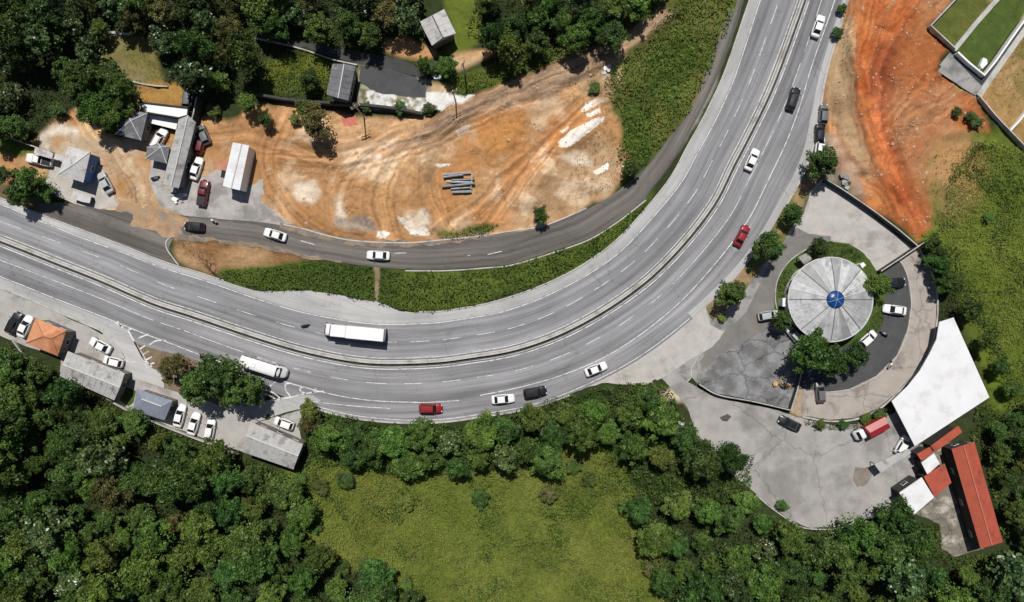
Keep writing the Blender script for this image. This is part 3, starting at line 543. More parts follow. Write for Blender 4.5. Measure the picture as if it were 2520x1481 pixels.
# brown verge by the junction, green verge
paint([(424,588),(520,592),(640,605),(770,635),(780,660),(640,665),(540,672),(470,662),(430,640)], (0.23,0.12,0.055), (0.30,0.19,0.10), 2, dirt=.8)
paint([(535,660),(640,655),(760,640),(900,655),(1000,668),(1200,662),(1360,620),(1450,590),(1530,540),(1620,450),(1590,520),(1540,570),(1470,630),(1400,670),(1300,715),(1130,760),(1020,768),(900,735),(700,715),(600,705),(540,690)], GR, (0.085,0.11,0.018), 1.5)
paint([(920,655),(935,655),(932,740),(924,740)], (0.30,0.22,0.15), None, 0.8, 0.2, .8)
paint([(1690,300),(1720,230),(1760,110),(1800,20),(1820,30),(1770,180),(1720,300),(1650,400),(1610,460),(1620,430)], (0.11,0.105,0.095), (0.2,0.19,0.16), 1, .3)
# red earth on the right
REDZ = [(2050,130),(2080,-60),(2380,-60),(2345,0),(2283,68),(2330,120),(2300,170),(2400,245),(2440,330),(2330,330),(2290,400),(2290,560),(2262,598),(2220,560),(2100,480),(2060,430),(2030,330),(2020,250)]
paint(REDZ, (0.35,0.12,0.042), (0.34,0.16,0.075), 2.5, dirt=1)
paint([(2300,180),(2400,240),(2520,370),(2700,500),(2700,-60),(2560,-60),(2440,190)], (0.42,0.24,0.11), (0.25,0.16,0.06), 3, dirt=.8)
paint([(2450,190),(2540,60),(2700,60),(2700,300),(2520,300)], (0.16,0.14,0.04), (0.34,0.21,0.10), 4, 1.5, dirt=.4)
paint([(2290,340),(2400,330),(2440,420),(2400,520),(2300,560),(2280,450)], (0.22,0.16,0.06), (0.34,0.19,0.08), 5, 2, dirt=.5)
paint([(2020,240),(2050,120),(2080,40),(2110,40),(2100,200),(2110,330),(2150,480),(2080,430),(2030,330)], (0.27,0.155,0.08), (0.38,0.26,0.15), 3, 1.2, dirt=.8)
paint([(2110,20),(2230,-60),(2300,-60),(2200,120),(2180,300),(2230,430),(2262,560),(2200,480),(2130,330),(2100,160)], (0.36,0.098,0.030), (0.42,0.155,0.055), 3, 1.2, dirt=1)
paint([(2170,90),(2210,110),(2180,300),(2230,420),(2255,540),(2215,430),(2160,320),(2140,200)], (0.22,0.065,0.03), (0.30,0.09,0.035), 2, 1.0, .8, dirt=1)
paint([(2030,285),(2060,330),(2110,420),(2180,500),(2150,510),(2080,440),(2035,340)], (0.58,0.23,0.08), None, 2, .8, .8, dirt=1)
paint([(1735,750),(1770,722),(1840,648),(1880,588),(1905,548),(1940,490),(1990,398),(2030,400),(2022,445),(1990,480),(1962,545),(1932,604),(1885,668),(1845,722),(1795,795),(1750,805),(1738,775)], (0.29,0.19,0.11), (0.13,0.13,0.04), 0.8, .3, n=NM)
paint([(2000,430),(2010,330),(2060,330),(2110,430),(2140,500),(2100,490),(2030,440)], (0.20,0.16,0.12), (0.36,0.30,0.23), 2.5, .6, .7, n=NM)
paint([(1655,960),(1690,990),(1740,1060),(1850,1110),(1880,1120),(1860,1110),(1790,1075),(1720,1000),(1680,950)], (0.20,0.15,0.10), (0.40,0.33,0.25), 2, n=NM)
paint([(1620,965),(1660,960),(1690,990),(1640,985)], (0.5,0.40,0.28), None, 1.5)
paint([(1940,1000),(1968,915),(1985,925),(1990,1000),(1975,1030),(1945,1020)], (0.34,0.26,0.18), (0.16,0.13,0.06), 1, .3, n=NM)
paint([(1040,300),(1150,255),(1250,205),(1350,165),(1450,125),(1540,80),(1620,20),(1660,40),(1560,120),(1480,175),(1350,235),(1240,272),(1140,305),(1060,345),(1000,370),(960,360),(990,330)], (0.27,0.185,0.120), (0.33,0.215,0.13), 1.5, .9, .9, dirt=1)
paint([(1040,345),(1120,310),(1240,282),(1330,262),(1420,245),(1430,262),(1330,290),(1230,300),(1130,330),(1075,400),(1060,470),(1040,440)], (0.20,0.125,0.07), (0.28,0.17,0.09), 2.5, .9, .8, n=NM, dirt=1)
paint([(1180,285),(1290,262),(1310,300),(1270,360),(1210,390),(1160,370),(1165,320)], (0.47,0.22,0.07), (0.38,0.17,0.06), 2, 1, .85, dirt=1)
paint([(880,288),(1045,290),(1085,285),(1010,340),(900,340)], TAN, TAN2, 1, dirt=.8)
paint([(1110,190),(1250,150),(1400,95),(1500,68),(1600,-20),(1650,-20),(1600,45),(1470,112),(1350,158),(1250,196),(1140,232),(1105,232)], GR, (0.10,0.105,0.025), 1.2, .3)
# wheel ruts
H = np.zeros(X.shape)
def track(pts, hw, tint=(1, 1, 1), amt=0.30, depth=0.10, freq=2.2, seed=0, only=None):
    global C, H
    c = catmull([P(*p)[:2] for p in pts], 0.7); sl = np.arange(len(c)) * 0.7
    x0, y0 = c.min(0) - hw - 1; x1, y1 = c.max(0) + hw + 1
    j0, j1 = np.searchsorted(fx, [x0, x1]); i0, i1 = np.searchsorted(fy, [y0, y1]); xs = X[i0:i1, j0:j1]; ys = Y[i0:i1, j0:j1]
    best = np.full(xs.shape, 1e9); d = np.zeros(xs.shape); sc = np.zeros(xs.shape); t = np.gradient(c, axis=0); t /= np.linalg.norm(t, axis=1, keepdims=True)
    for k in range(len(c)):
        dx = xs - c[k, 0]; dy = ys - c[k, 1]; q = dx * dx + dy * dy; u = q < best; best[u] = q[u]; d[u] = (-t[k, 1] * dx + t[k, 0] * dy)[u]; sc[u] = (sl[k] + t[k, 0] * dx + t[k, 1] * dy)[u]
    w = np.clip(1.2 - np.sqrt(best) / hw, 0, 1) ** 0.7 * np.clip(DIRT[i0:i1, j0:j1] * 1.3, 0, 1)
    wob = (fbm(xs, ys, 0.22, 3 + seed, 4) - .5) * (1.5 if seed < 11 else 3.2)
    n = 0.6 * vnoise((d + wob) * freq, sc * 0.035 + 7 * seed, seed) + 0.4 * vnoise((d + wob) * freq * 2.3, sc * 0.09, seed + 5)
    f = 1 + (n - 0.5) * 2 * min(.75, amt * (1.9 if seed < 11 else 1.25)) * w
    C[i0:i1, j0:j1] *= f[..., None] * (1 + (np.array(tint) - 1) * (w * .6)[..., None]); H[i0:i1, j0:j1] += (n - 0.5) * depth * 1.8 * w
track([(1700,-20),(1600,70),(1500,135),(1380,185),(1250,232),(1150,275),(1060,315),(960,350),(860,380),(760,380),(680,370)], 4.2, (0.80,0.80,0.85), .40, .16, 1.6, 1)
track([(1240,235),(1120,300),(1070,350),(1050,420),(1060,490),(1090,560)], 3.2, (1,1,1), .30, .14, 1.8, 2)
track([(1500,210),(1440,270),(1370,340),(1310,410),(1260,480),(1200,560)], 3.5, (1.06,0.9,0.8), .34, .16, 1.7, 3)
track([(1060,330),(1000,370),(960,430),(940,500),(960,570)], 4.5, (1,1,1), .25, .12, 1.5, 4)
track([(950,350),(880,400),(840,450),(830,520),(880,590)], 4.0, (1,1,1), .25, .12, 1.6, 5)
track([(690,300),(660,380),(680,450),(730,520),(810,570),(900,596)], 3.6, (1.03,.95,.9), .3, .12, 1.8, 6)
track([(520,340),(600,330),(680,350),(760,380)], 3.0, (1,1,1), .25, .1, 2, 7)
track([(190,270),(230,330),(290,390),(330,450),(350,520),(380,560)], 3.0, (1.04,.98,.9), .28, .12, 2, 8)
track([(1080,570),(1180,500),(1260,420),(1340,360)], 2.5, (1,1,1), .25, .1, 2, 9)
track([(2160,-60),(2130,60),(2120,200),(2150,330),(2210,450),(2255,580)], 3.0, (1.05,.95,.9), .38, .2, 1.5, 11)
track([(2290,-60),(2220,60),(2180,170),(2165,280),(2200,400),(2245,530)], 3.2, (.95,.85,.85), .42, .2, 1.4, 12)
track([(2240,-60),(2170,90),(2150,200)], 2.4, (1,1,1), .4, .2, 1.6, 13)
track([(2035,300),(2070,370),(2130,440),(2200,510),(2250,580)], 2.6, (1,1,1), .3, .15, 1.8, 14)
track([(2060,60),(2040,200),(2040,320)], 2.2, (.9,.9,.9), .4, .2, 1.5, 15)
track([(2400,200),(2320,260),(2240,290),(2200,380)], 4.0, (1,1,1), .28, .15, 1.3, 16)
track([(440,600),(560,625),(700,645),(780,655)], 2.4, (1,1,1), .3, .12, 1.6, 17)
track([(2330,180),(2260,220),(2200,300)], 3.0, (.9,.85,.8), .4, .2, 1.1, 18); track([(2100,-60),(2085,100),(2100,250),(2150,400),(2200,480)], 2.0, (.75,.75,.75), .45, .2, 1.3, 19)
# uneven earth: hollows and humps, damp and dry
Pm = np.zeros(X.shape, bool)
for pg in PAVED: Pm |= inside(X, Y, PL(pg))
Pm = np.clip(blur(Pm.astype(float), 6) * 1.6, 0, 1)
C *= (1 + (NB - 0.5) * 0.5)[..., None]; C *= (1 + (NF - 0.5) * 0.35)[..., None]
RAISE = mask([(1040,300),(1150,250),(1250,200),(1350,160),(1450,120),(1540,80),(1650,-20),(1690,20),(1560,120),(1480,172),(1350,230),(1240,268),(1140,300),(1060,340),(1000,352)], 1.2, .5) * 0.9
RAISE += mask([(1180,285),(1290,262),(1310,300),(1270,360),(1210,390),(1160,370),(1165,320)], 3, .8) * 0.7 + mask([(1330,300),(1480,230),(1500,300),(1400,370),(1330,380)], 3, .8) * 0.6 + mask([(1250,440),(1340,400),(1400,440),(1330,500),(1250,500)], 3, .8) * .5
RAISE += mask([(2170,60),(2210,80),(2185,300),(2235,430),(2250,520),(2210,430),(2160,320),(2145,200)], 2, .7) * -0.7 + mask([(2060,100),(2105,60),(2105,250),(2150,430),(2110,430),(2060,330)], 2.5, .7) * 0.9 + mask([(2230,110),(2320,160),(2300,280),(2210,330),(2205,220)], 3, .8) * .7
gully = np.abs(fbm(X, Y, 0.22, 91, 5) - 0.5); C *= (1 - 0.30 * DIRT * np.clip(1 - gully / 0.018, 0, 1))[..., None]
Zg = -0.03 + (1 - Pm) * (RAISE + (NM - 0.5) * 0.9 + (NF - 0.5) * 0.28 + H * 1.3 - DIRT * np.clip(1 - gully / 0.03, 0, 1) * 0.15) - Pm * 0.01
ex = np.array([112.5, 114, 118, 126, 145, 190, 300, 600, 1400, 4000]); ey = np.array([68.5, 70, 74, 82, 100, 150, 280, 600, 1400, 4000])
gx = np.r_[-ex[::-1], fx, ex]; gy = np.r_[-ey[::-1], fy, ey]; nx0 = len(ex); ny0 = len(ey)
GXi = np.clip(np.arange(len(gx)) - nx0, 0, len(fx) - 1); GYi = np.clip(np.arange(len(gy)) - ny0, 0, len(fy) - 1)
GX, GY = np.meshgrid(gx, gy); ZZ = Zg[GYi][:, GXi]; CC = C[GYi][:, GXi]
far = np.clip((np.maximum(np.abs(GX) - 118, np.abs(GY) - 74)) / 20, 0, 1); ZZ = ZZ * (1 - far) - 0.05 * far; CC = CC * (1 - far[..., None]) + np.array((0.045, 0.062, 0.018)) * far[..., None]
V = np.stack([GX, GY, ZZ], -1).reshape(-1, 3); ny_, nx_ = GX.shape; ii = (np.arange(ny_ - 1)[:, None] * nx_ + np.arange(nx_ - 1)[None]).ravel()
M_ground = mat('ground', (1, 1, 1), 0.95, 0.12, 1.7, 0.20, 5.5, 0.12, bump=0.05, bscale=4.0, attr='tone')
struct(link('ground', np_mesh('ground', V, np.c_[ii, ii + 1, ii + nx_ + 1, ii + nx_], M_ground, smooth=True, vcol=np.clip(CC.reshape(-1, 3), 0, 1))))
def ground_z(x, y):
    i = np.clip(np.searchsorted(fy, y), 0, len(fy) - 1); j = np.clip(np.searchsorted(fx, x), 0, len(fx) - 1); return Zg[i, j]

# ---------------------------------------------------------------- buildings
def centroid(c): return (sum(p[0] for p in c) / len(c), sum(p[1] for p in c) / len(c))
def building(name, label, cat, corners, ridge, ze, zr, roof_m, ridge_m, wall_m, group=None, over=0.4, win=True, hip_caps=False, parapet=False, open_sides=False):
    """corners: roof outline in plan at eave height; ridge: two points (gable / hip), one point (pyramid) or None (flat)"""
    c = [P(x, y, ze) for x, y in corners]
    area = sum(c[i][0] * c[(i + 1) % len(c)][1] - c[(i + 1) % len(c)][0] * c[i][1] for i in range(len(c)))
    if area < 0:
        c = c[::-1]
        if ridge and len(ridge) == 2 and len(c) == 4: c = [c[1], c[2], c[3], c[0]] if False else c
    ctr = centroid(c); root = thing(name, label, cat, (ctr[0], ctr[1], 0), 0, group); org = (ctr[0], ctr[1], 0); n = len(c); T = 0.12
    mb = MB()
    if not ridge:
        mb.prism(c, ze, ze + 0.22); roof = mb.build('roof', roof_m, root, org)
        if parapet: 
            q = [np.array(p[:2]) for p in c] + [np.array(c[0][:2])]; strip_along(q, 0.25, 0.35, ze + 0.2).build('parapet', wall_m, roof, org)
    else:
        r = [P(x, y, zr) for x, y in ridge]
        if len(r) == 1:
            top = [tuple(p) for p in c] + [r[0]]; F = [(i, (i + 1) % n, n) for i in range(n)]
        else:
            # each eave edge meets the ridge: nearest ridge end for every corner
            near = [0 if math.dist(p[:2], r[0][:2]) < math.dist(p[:2], r[1][:2]) else 1 for p in c]
            top = [tuple(p) for p in c] + r; F = []
            for i in range(n):
                j = (i + 1) % n
                F.append((i, j, n + near[i]) if near[i] == near[j] else (i, j, n + near[j], n + near[i]))
        N = len(top); mb.add(top + [(x, y, z - T) for x, y, z in top], F + [tuple(N + k for k in f[::-1]) for f in F] + [(i, i + N, (i + 1) % n + N, (i + 1) % n) for i in range(n)])
        for f in F:      # sheet joints from eave to ridge
            if len(f) == 4 and roof_m not in (M_rforange,):
                a_, b_, c_, d_ = [Vector(top[k]) for k in f]; kk = int((b_ - a_).length / 1.1)
                for k in range(1, kk): u_ = k / kk; e0 = a_.lerp(b_, u_); e1 = d_.lerp(c_, u_); mb.tube(tuple(e0 + Vector((0, 0, .015))), tuple(e1 + Vector((0, 0, .015))), .035, n=4)
        roof = mb.build('roof', roof_m, root, org)
        cap = MB()
        if len(r) == 2: cap.tube((r[0][0], r[0][1], r[0][2] + .02), (r[1][0], r[1][1], r[1][2] + .02), 0.13, n=6)
        if hip_caps:
            for i, p in enumerate(c): e = r[0] if len(r) == 1 else r[near[i]]; cap.tube((p[0], p[1], p[2] + .02), (e[0], e[1], e[2] + .02), 0.09, n=6)
        if cap.v: cap.build('ridge_cap', ridge_m, roof, org)
    # walls under the eaves
    ins = []
    for i in range(n):
        a = np.array(c[i - 1][:2]); b = np.array(c[i][:2]); d = np.array(c[(i + 1) % n][:2]); u = (a - b) / max(1e-6, np.linalg.norm(a - b)); v = (d - b) / max(1e-6, np.linalg.norm(d - b)); n1 = np.array([u[1], -u[0]]); n2 = np.array([-v[1], v[0]]); w = n1 + n2; w /= np.linalg.norm(w)
        ins.append(tuple(b + w * over / max(.5, float(w @ n2))))
    if open_sides:
        for q in ins: MB().box((q[0], q[1], (ze - T) / 2), (0.18, 0.18, ze - T)).build('post', M_steel, root, org)
        for i in range(n):
            a = np.array(ins[i]); b = np.array(ins[(i + 1) % n]); L = np.linalg.norm(b - a)
            for k in range(1, int(L / 4)): p = a + (b - a) * k / int(L / 4); MB().box((p[0], p[1], (ze - T) / 2), (0.16, 0.16, ze - T)).build('post', M_steel, root, org)
        return root
    MB().prism(ins, 0.0, ze - T - 0.005 if ridge else ze - 0.003).build('wall', wall_m, root, org)
    if win:
        done = False
        for i in range(n):
            a = np.array(ins[i]); b = np.array(ins[(i + 1) % n]); L = np.linalg.norm(b - a); e = (b - a) / L; ang = math.atan2(e[1], e[0]); nr = np.array([e[1], -e[0]])
            if L < 2.4: continue
            k = max(1, min(6, int(L / 2.8)))
            for j in range(k):
                p = a + e * L * (j + 0.5) / k
                if not done and j == 0:
                    q = p + nr * 0.03; MB().box((q[0], q[1], 1.03), (0.9, 0.06, 2.02), ang).build('door', M_wood, root, org); done = True; continue
                if (j + i) % 2 and k > 3: continue
                q = p + nr * 0.025; fr = MB().box((q[0], q[1], 1.5), (1.2, 0.05, 1.0), ang).build('window', M_white, root, org)
                q = p + nr * 0.055; MB().box((q[0], q[1], 1.5), (1.04, 0.02, 0.84), ang).build('pane', M_glassd, fr, org)
    return root

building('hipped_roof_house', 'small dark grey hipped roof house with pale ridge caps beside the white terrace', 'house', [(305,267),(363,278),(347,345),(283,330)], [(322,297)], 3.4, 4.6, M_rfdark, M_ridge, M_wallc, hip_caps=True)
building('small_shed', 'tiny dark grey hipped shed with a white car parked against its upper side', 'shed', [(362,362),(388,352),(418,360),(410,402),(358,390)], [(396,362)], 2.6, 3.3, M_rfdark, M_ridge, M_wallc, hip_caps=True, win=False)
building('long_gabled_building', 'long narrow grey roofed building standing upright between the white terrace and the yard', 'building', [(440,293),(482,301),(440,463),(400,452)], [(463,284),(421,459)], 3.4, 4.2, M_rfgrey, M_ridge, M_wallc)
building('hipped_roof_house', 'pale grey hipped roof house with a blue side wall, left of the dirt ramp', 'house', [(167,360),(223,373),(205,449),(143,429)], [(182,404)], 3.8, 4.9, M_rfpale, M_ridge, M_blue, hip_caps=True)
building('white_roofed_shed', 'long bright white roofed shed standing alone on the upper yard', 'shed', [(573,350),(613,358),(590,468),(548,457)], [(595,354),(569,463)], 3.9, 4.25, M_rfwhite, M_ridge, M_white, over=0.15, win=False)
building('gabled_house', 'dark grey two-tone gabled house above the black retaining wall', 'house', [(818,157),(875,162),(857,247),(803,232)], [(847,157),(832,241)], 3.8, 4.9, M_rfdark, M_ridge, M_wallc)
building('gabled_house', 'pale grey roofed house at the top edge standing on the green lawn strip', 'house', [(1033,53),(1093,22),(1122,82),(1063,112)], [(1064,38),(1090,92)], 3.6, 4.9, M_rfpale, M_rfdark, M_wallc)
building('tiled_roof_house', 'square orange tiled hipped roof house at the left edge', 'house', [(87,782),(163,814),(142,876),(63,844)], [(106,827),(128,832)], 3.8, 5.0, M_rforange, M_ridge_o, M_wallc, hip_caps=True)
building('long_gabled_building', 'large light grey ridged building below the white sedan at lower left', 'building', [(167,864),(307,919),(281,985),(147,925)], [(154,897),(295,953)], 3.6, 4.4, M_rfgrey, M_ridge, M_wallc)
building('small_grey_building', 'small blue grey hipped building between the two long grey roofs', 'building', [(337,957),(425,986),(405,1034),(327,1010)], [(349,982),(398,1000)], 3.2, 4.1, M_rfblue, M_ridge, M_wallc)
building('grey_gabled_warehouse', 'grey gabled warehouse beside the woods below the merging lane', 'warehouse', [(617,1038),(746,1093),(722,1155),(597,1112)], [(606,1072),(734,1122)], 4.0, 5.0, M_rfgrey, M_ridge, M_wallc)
building('red_roofed_barracks', 'long narrow red roofed building at the right edge', 'building', [(2342,1105),(2398,1087),(2468,1334),(2413,1350)], [(2371,1096),(2441,1342)], 4.2, 4.9, M_rfred, M_ridge_r, M_shade_wall)
building('white_roofed_hall', 'huge white flat hall roof wrapped against the ring road', 'hall', [(2345,781),(2433,977),(2250,1097),(2193,987),(2232,950),(2262,912),(2285,872),(2303,835),(2310,792)], None, 2.9, 2.9, M_rfwhite, None, M_dark, win=False, over=1.5)  # shade below the roof edge is put into the near-black wall colour
building('red_roofed_annex', 'narrow red lean-to roof under the lower right edge of the white roofed hall', 'annex', [(2357,1047),(2366,1063),(2300,1112),(2289,1097)], None, 3.4, 3.4, M_rfred, None, M_shade_wall, win=False)
building('red_roofed_annex', 'short red roof joining the lean-to and the small white roof', 'annex', [(2287,1099),(2297,1114),(2266,1133),(2255,1117)], None, 3.2, 3.2, M_rfred, None, M_shade_wall, win=False)
building('white_roofed_annex', 'smaller white flat roof between the red roofs', 'annex', [(2297,1115),(2311,1140),(2281,1167),(2266,1138)], None, 3.5, 3.5, M_rfwhite, None, M_shade_wall, win=False)
building('red_roofed_annex', 'square red roof with a crack pattern beside the larger white roof', 'annex', [(2323,1140),(2340,1187),(2299,1222),(2272,1173)], None, 3.8, 3.8, M_rfred, None, M_shade_wall)
building('white_roofed_annex', 'larger white flat roof at the corner of the lower yard', 'annex', [(2267,1174),(2297,1223),(2248,1265),(2212,1212)], None, 4.0, 4.0, M_rfwhite, None, M_shade_wall)
building('grey_carport', 'grey flat carport roof projecting into the lower yard', 'carport', [(2150,1141),(2234,1104),(2241,1113),(2166,1163)], None, 2.6, 2.6, M_rfgrey, None, M_steel, open_sides=True)
building('white_terrace', 'white flat roofed terrace block between the dark hipped house and the long grey roof', 'building', [(343,252),(465,266),(464,285),(443,291),(360,277)], None, 2.8, 2.8, M_white, None, M_shade_wall, parapet=True, win=False)
building('white_terrace', 'low white terrace slab stepping down below the taller terrace block', 'building', [(364,281),(440,294),(434,319),(366,302)], None, 1.5, 1.5, M_white, None, M_shade_wall, win=False, over=0.1)
building('lean_to_canopy', 'small faded red brown canopy attached to the white roofed shed', 'canopy', [(533,392),(563,392),(557,421),(529,414)], None, 2.4, 2.4, mat('faded_canopy', (0.42,0.19,0.11), .8, .2, .8), None, M_steel, open_sides=True)
building('carport', 'thin white carport roof above the parked white pickup at far left', 'carport', [(88,362),(133,377),(130,392),(85,378)], None, 2.3, 2.3, M_rfpale, None, M_steel, open_sides=True)
building('white_flat_roof', 'small white flat roof touching the left house with the blue wall', 'annex', [(137,377),(160,384),(158,397),(134,391)], None, 2.4, 2.4, M_rfpale, None, M_shade_wall, win=False)
building('low_annex', 'pale low slab annex at the foot of the blue walled house', 'annex', [(182,470),(226,484),(222,500),(205,497),(178,488)], None, 1.2, 1.2, M_rfpale, None, M_shade_wall, win=False, over=0.1)
building('blue_awning', 'pale blue lower awning on the bottom end of the two-tone gabled house', 'awning', [(816,234),(858,246),(855,252),(822,246)], None, 2.6, 2.6, M_rfblue, None, M_steel, open_sides=True)
building('guard_booth', 'white cube booth touching the left side of the domed building', 'booth', [(1925,733),(1938,733),(1938,754),(1925,754)], None, 2.4, 2.4, M_white, None, M_white, win=False, over=0.1)
building('guard_booth', 'small square white booth on the lawn above right of the domed building', 'booth', [(2115,650),(2123,645),(2130,652),(2121,660)], None, 2.0, 2.0, M_white, None, M_white, win=False, over=0.1)
building('entry_porch', 'grey concrete porch slab above left of the domed building', 'porch', [(1963,633),(1985,622),(1998,637),(1979,652)], None, 2.2, 2.2, M_conc2, None, M_steel, open_sides=True)

# domed round building
def round_building():
    zc, za = 4.0, 6.2; cx, cy, _ = P(2044, 737, zc); R = 104 / S * (1 - zc / CAM_H); cx0, cy0 = cx, cy
    root = thing('round_building', 'large round building with a segmented silver roof and blue glass skylight', 'building', (cx, cy, 0))
    n = 24; rg = random.Random(4); V = []; F = []; tone = []; K = 8
    def zz(t): return zc + (za - zc) * (1 - t ** 1.5)
    for k in range(n):
        tn = rg.choice([0.62, 0.75, 0.85, 1.0, 1.05, 1.12]) * rg.uniform(.93, 1.05)
        for s_ in range(3):
            a0 = 2 * math.pi * (k + s_ / 3) / n; a1 = 2 * math.pi * (k + (s_ + 1) / 3) / n
            for j in range(K):
                t0 = 0.2 + 0.8 * j / K; t1 = 0.2 + 0.8 * (j + 1) / K; b = len(V); tt = tn * (1 + rg.uniform(-.05, .05))
                for t, a in ((t0, a0), (t1, a0), (t1, a1), (t0, a1)): V.append((R * t * math.cos(a), R * t * math.sin(a), zz(t))); tone.append((tt,) * 3)
                F.append((b, b + 1, b + 2, b + 3))
    me = np_mesh('roof', V, F, mat('silver_segment_roof', (0.43, 0.435, 0.44), 0.55, 0.22, 0.7, 0.1, 5, stain=(0.25, 0.25, 0.25), stain_scale=0.45, stain_at=0.57, attr='tone', bump=0.02), vcol=tone)
    roof = link('roof', me, root)
    for k in range(n):
        a = 2 * math.pi * k / n; rb = MB()
        for j in range(K):
            t0 = 0.2 + 0.8 * j / K; t1 = 0.2 + 0.8 * (j + 1) / K
            rb.tube((R * t0 * math.cos(a), R * t0 * math.sin(a), zz(t0) + 0.02), (R * t1 * math.cos(a), R * t1 * math.sin(a), zz(t1) + 0.02), 0.075, n=5)
        rb.build('seam_rib', mat('dull_rib', (0.50, 0.50, 0.49), .6, .1) if k % 3 else mat('dark_rib', (0.10, 0.10, 0.10), .6, .1), roof)
    em = MB(); 
    for k in range(72):
        a0 = 2 * math.pi * k / 72; a1 = 2 * math.pi * (k + 1) / 72
        em.tube((R * math.cos(a0), R * math.sin(a0), zc - 0.02), (R * math.cos(a1), R * math.sin(a1), zc - 0.02), 0.13, n=6)
    em.build('gutter', M_ridge, root)
    w = MB(); Rw = R * 0.93; m_ = 48
    w.prism([(Rw * math.cos(2 * math.pi * k / m_), Rw * math.sin(2 * math.pi * k / m_)) for k in range(m_)], 0, zc - 0.12).build('wall', M_white, root)
    for k in range(0, m_, 2):
        a = 2 * math.pi * (k + 0.5) / m_; f = MB().box(((Rw + 0.0) * math.cos(a), (Rw + 0.0) * math.sin(a), 2.0), (0.06, 0.95, 1.3), a)
        f.build('window', M_glassd, root)
    # skylight
    dm = MB(); rs = R * 0.21; rows = 6
    for j in range(rows):
        p0 = math.pi / 2 * j / rows; p1 = math.pi / 2 * (j + 1) / rows
        for k in range(24):
            a0 = 2 * math.pi * k / 24; a1 = 2 * math.pi * (k + 1) / 24; q = []
            for pp, aa in ((p0, a0), (p0, a1), (p1, a1), (p1, a0)): q.append((rs * math.cos(pp) * math.cos(aa), rs * math.cos(pp) * math.sin(aa), zz(0.2) + 0.02 + 0.7 * math.sin(pp)))
            dm.add(q, [(0, 1, 2, 3)])
    sk = dm.build('skylight', mat('blue_skylight_glass', (0.008, 0.045, 0.17), 0.25, 0.1, 1, 0, spec=0.5), root)
    fr = MB()
    for k in range(6):
        a = math.pi * 2 * k / 6 + 0.3
        for j in range(5):
            p0 = math.pi / 2 * j / 5; p1 = math.pi / 2 * (j + 1) / 5
            fr.tube(*[(rs * 1.01 * math.cos(pp) * math.cos(a), rs * 1.01 * math.cos(pp) * math.sin(a), zz(0.2) + 0.04 + 0.71 * math.sin(pp)) for pp in (p0, p1)], 0.035, n=5)
    fr.build('glazing_bars', mat('pale_blue_bar', (0.30, 0.42, 0.55), .5, .05), sk)
round_building()

# ---------------------------------------------------------------- walls and fences
def wall(name, label, pts, w, h, m, z0=0.0, step=None, cap=None, cat='wall', group=None):
    x, y, _ = P(*pts[0]); r = thing(name, label, cat, (x, y, 0), 0, group)
    wall_run(pts, w, h, z0, step).build('wall', m, r, (x, y, 0))
    if cap: wall_run(pts, min(w, .2), 0.08, z0 + h + 0.002, step).build('coping', cap, r, (x, y, 0))
    return r
wall('retaining_wall', 'long black topped retaining wall curving below the two-tone gabled house', [(637,237),(720,250),(817,258),(900,263),(980,272),(1042,284)], 0.5, 1.7, M_dark, step=1.0)
wall('boundary_wall', 'dark boundary wall running down to the carport at the left edge', [(-30,322),(0,330),(60,352),(137,378)], 0.25, 1.6, M_dark, cap=M_kerb)
wall('boundary_wall', 'tall dark boundary wall at the upper end of the long narrow grey roof', [(498,247),(491,285),(482,318)], 0.35, 2.6, M_dark, cap=M_kerb)
wall('yard_wall', 'pale topped wall between the top yard and the red earth', [(2022,443),(2060,466),(2103,495),(2150,528),(2200,566),(2248,607)], 0.3, 1.6, M_dark, cap=M_kerb)
wall('yard_wall', 'dark wall crossing the ring road from the hedge to the car park', [(2268,594),(2215,630),(2157,668)], 0.22, 1.7, M_dark, cap=M_kerb)
wall('yard_wall', 'dark curved wall along the bottom of the cracked slab yard', [(1717,944),(1765,970),(1850,986),(1940,1007)], 0.35, 1.1, M_dark, cap=M_kerb, step=1)
wall('yard_wall', 'short grey wall between the cracked slab yard and the ring road', [(1940,1007),(1955,960),(1968,908)], 0.3, 1.3, M_dark, cap=M_kerb)
wall('yard_wall', 'short low grey wall on the left of the top yard beside the tree', [(1945,570),(1975,528),(1992,474),(2022,443)], 0.18, 0.7, M_kerb)
wall('lot_wall', 'thin pale wall along the top of the woods below the parked white cars', [(285,990),(330,1015),(420,1052),(500,1083),(590,1117)], 0.22, 0.9, M_kerb)
wall('lot_wall', 'short pale garden wall sloping below the orange roofed house', [(35,838),(52,860),(70,882)], 0.15, 0.6, M_kerb)
wall('garden_wall', 'thin pale garden wall above the ochre grass patch at upper left', [(315,197),(345,206),(380,212),(415,214)], 0.25, 0.5, M_kerb, step=1)
wall('garden_wall', 'short pale retaining step in the olive clearing in the upper woods', [(268,80),(290,83),(320,86)], 0.5, 0.5, M_kerb)
wall('lane_kerb_wall', 'thin pale wall running along the shaded lane through the upper woods', [(630,96),(690,108),(757,126),(817,147),(880,161)], 0.25, 0.5, M_kerb, step=1)
wall('site_fence', 'pale fence wall along the red earth side of the small walled field', [(2400,-60),(2347,0),(2283,68),(2343,124)], 0.22, 1.2, M_kerb)
wall('site_fence', 'long thin pale fence wall running diagonally from the basin to the right edge', [(2403,241),(2440,286),(2480,328),(2520,370),(2580,432)], 0.22, 1.2, M_kerb)
wall('site_fence', 'short pale fence branching to the right edge from the long diagonal fence', [(2477,325),(2500,300),(2530,262)], 0.35, 1.0, M_white)
wall('field_wall', 'wide white wall between the two grass strips at the top right', [(2500,-70),(2450,0),(2395,62),(2343,126)], 0.9, 0.8, M_kerb)
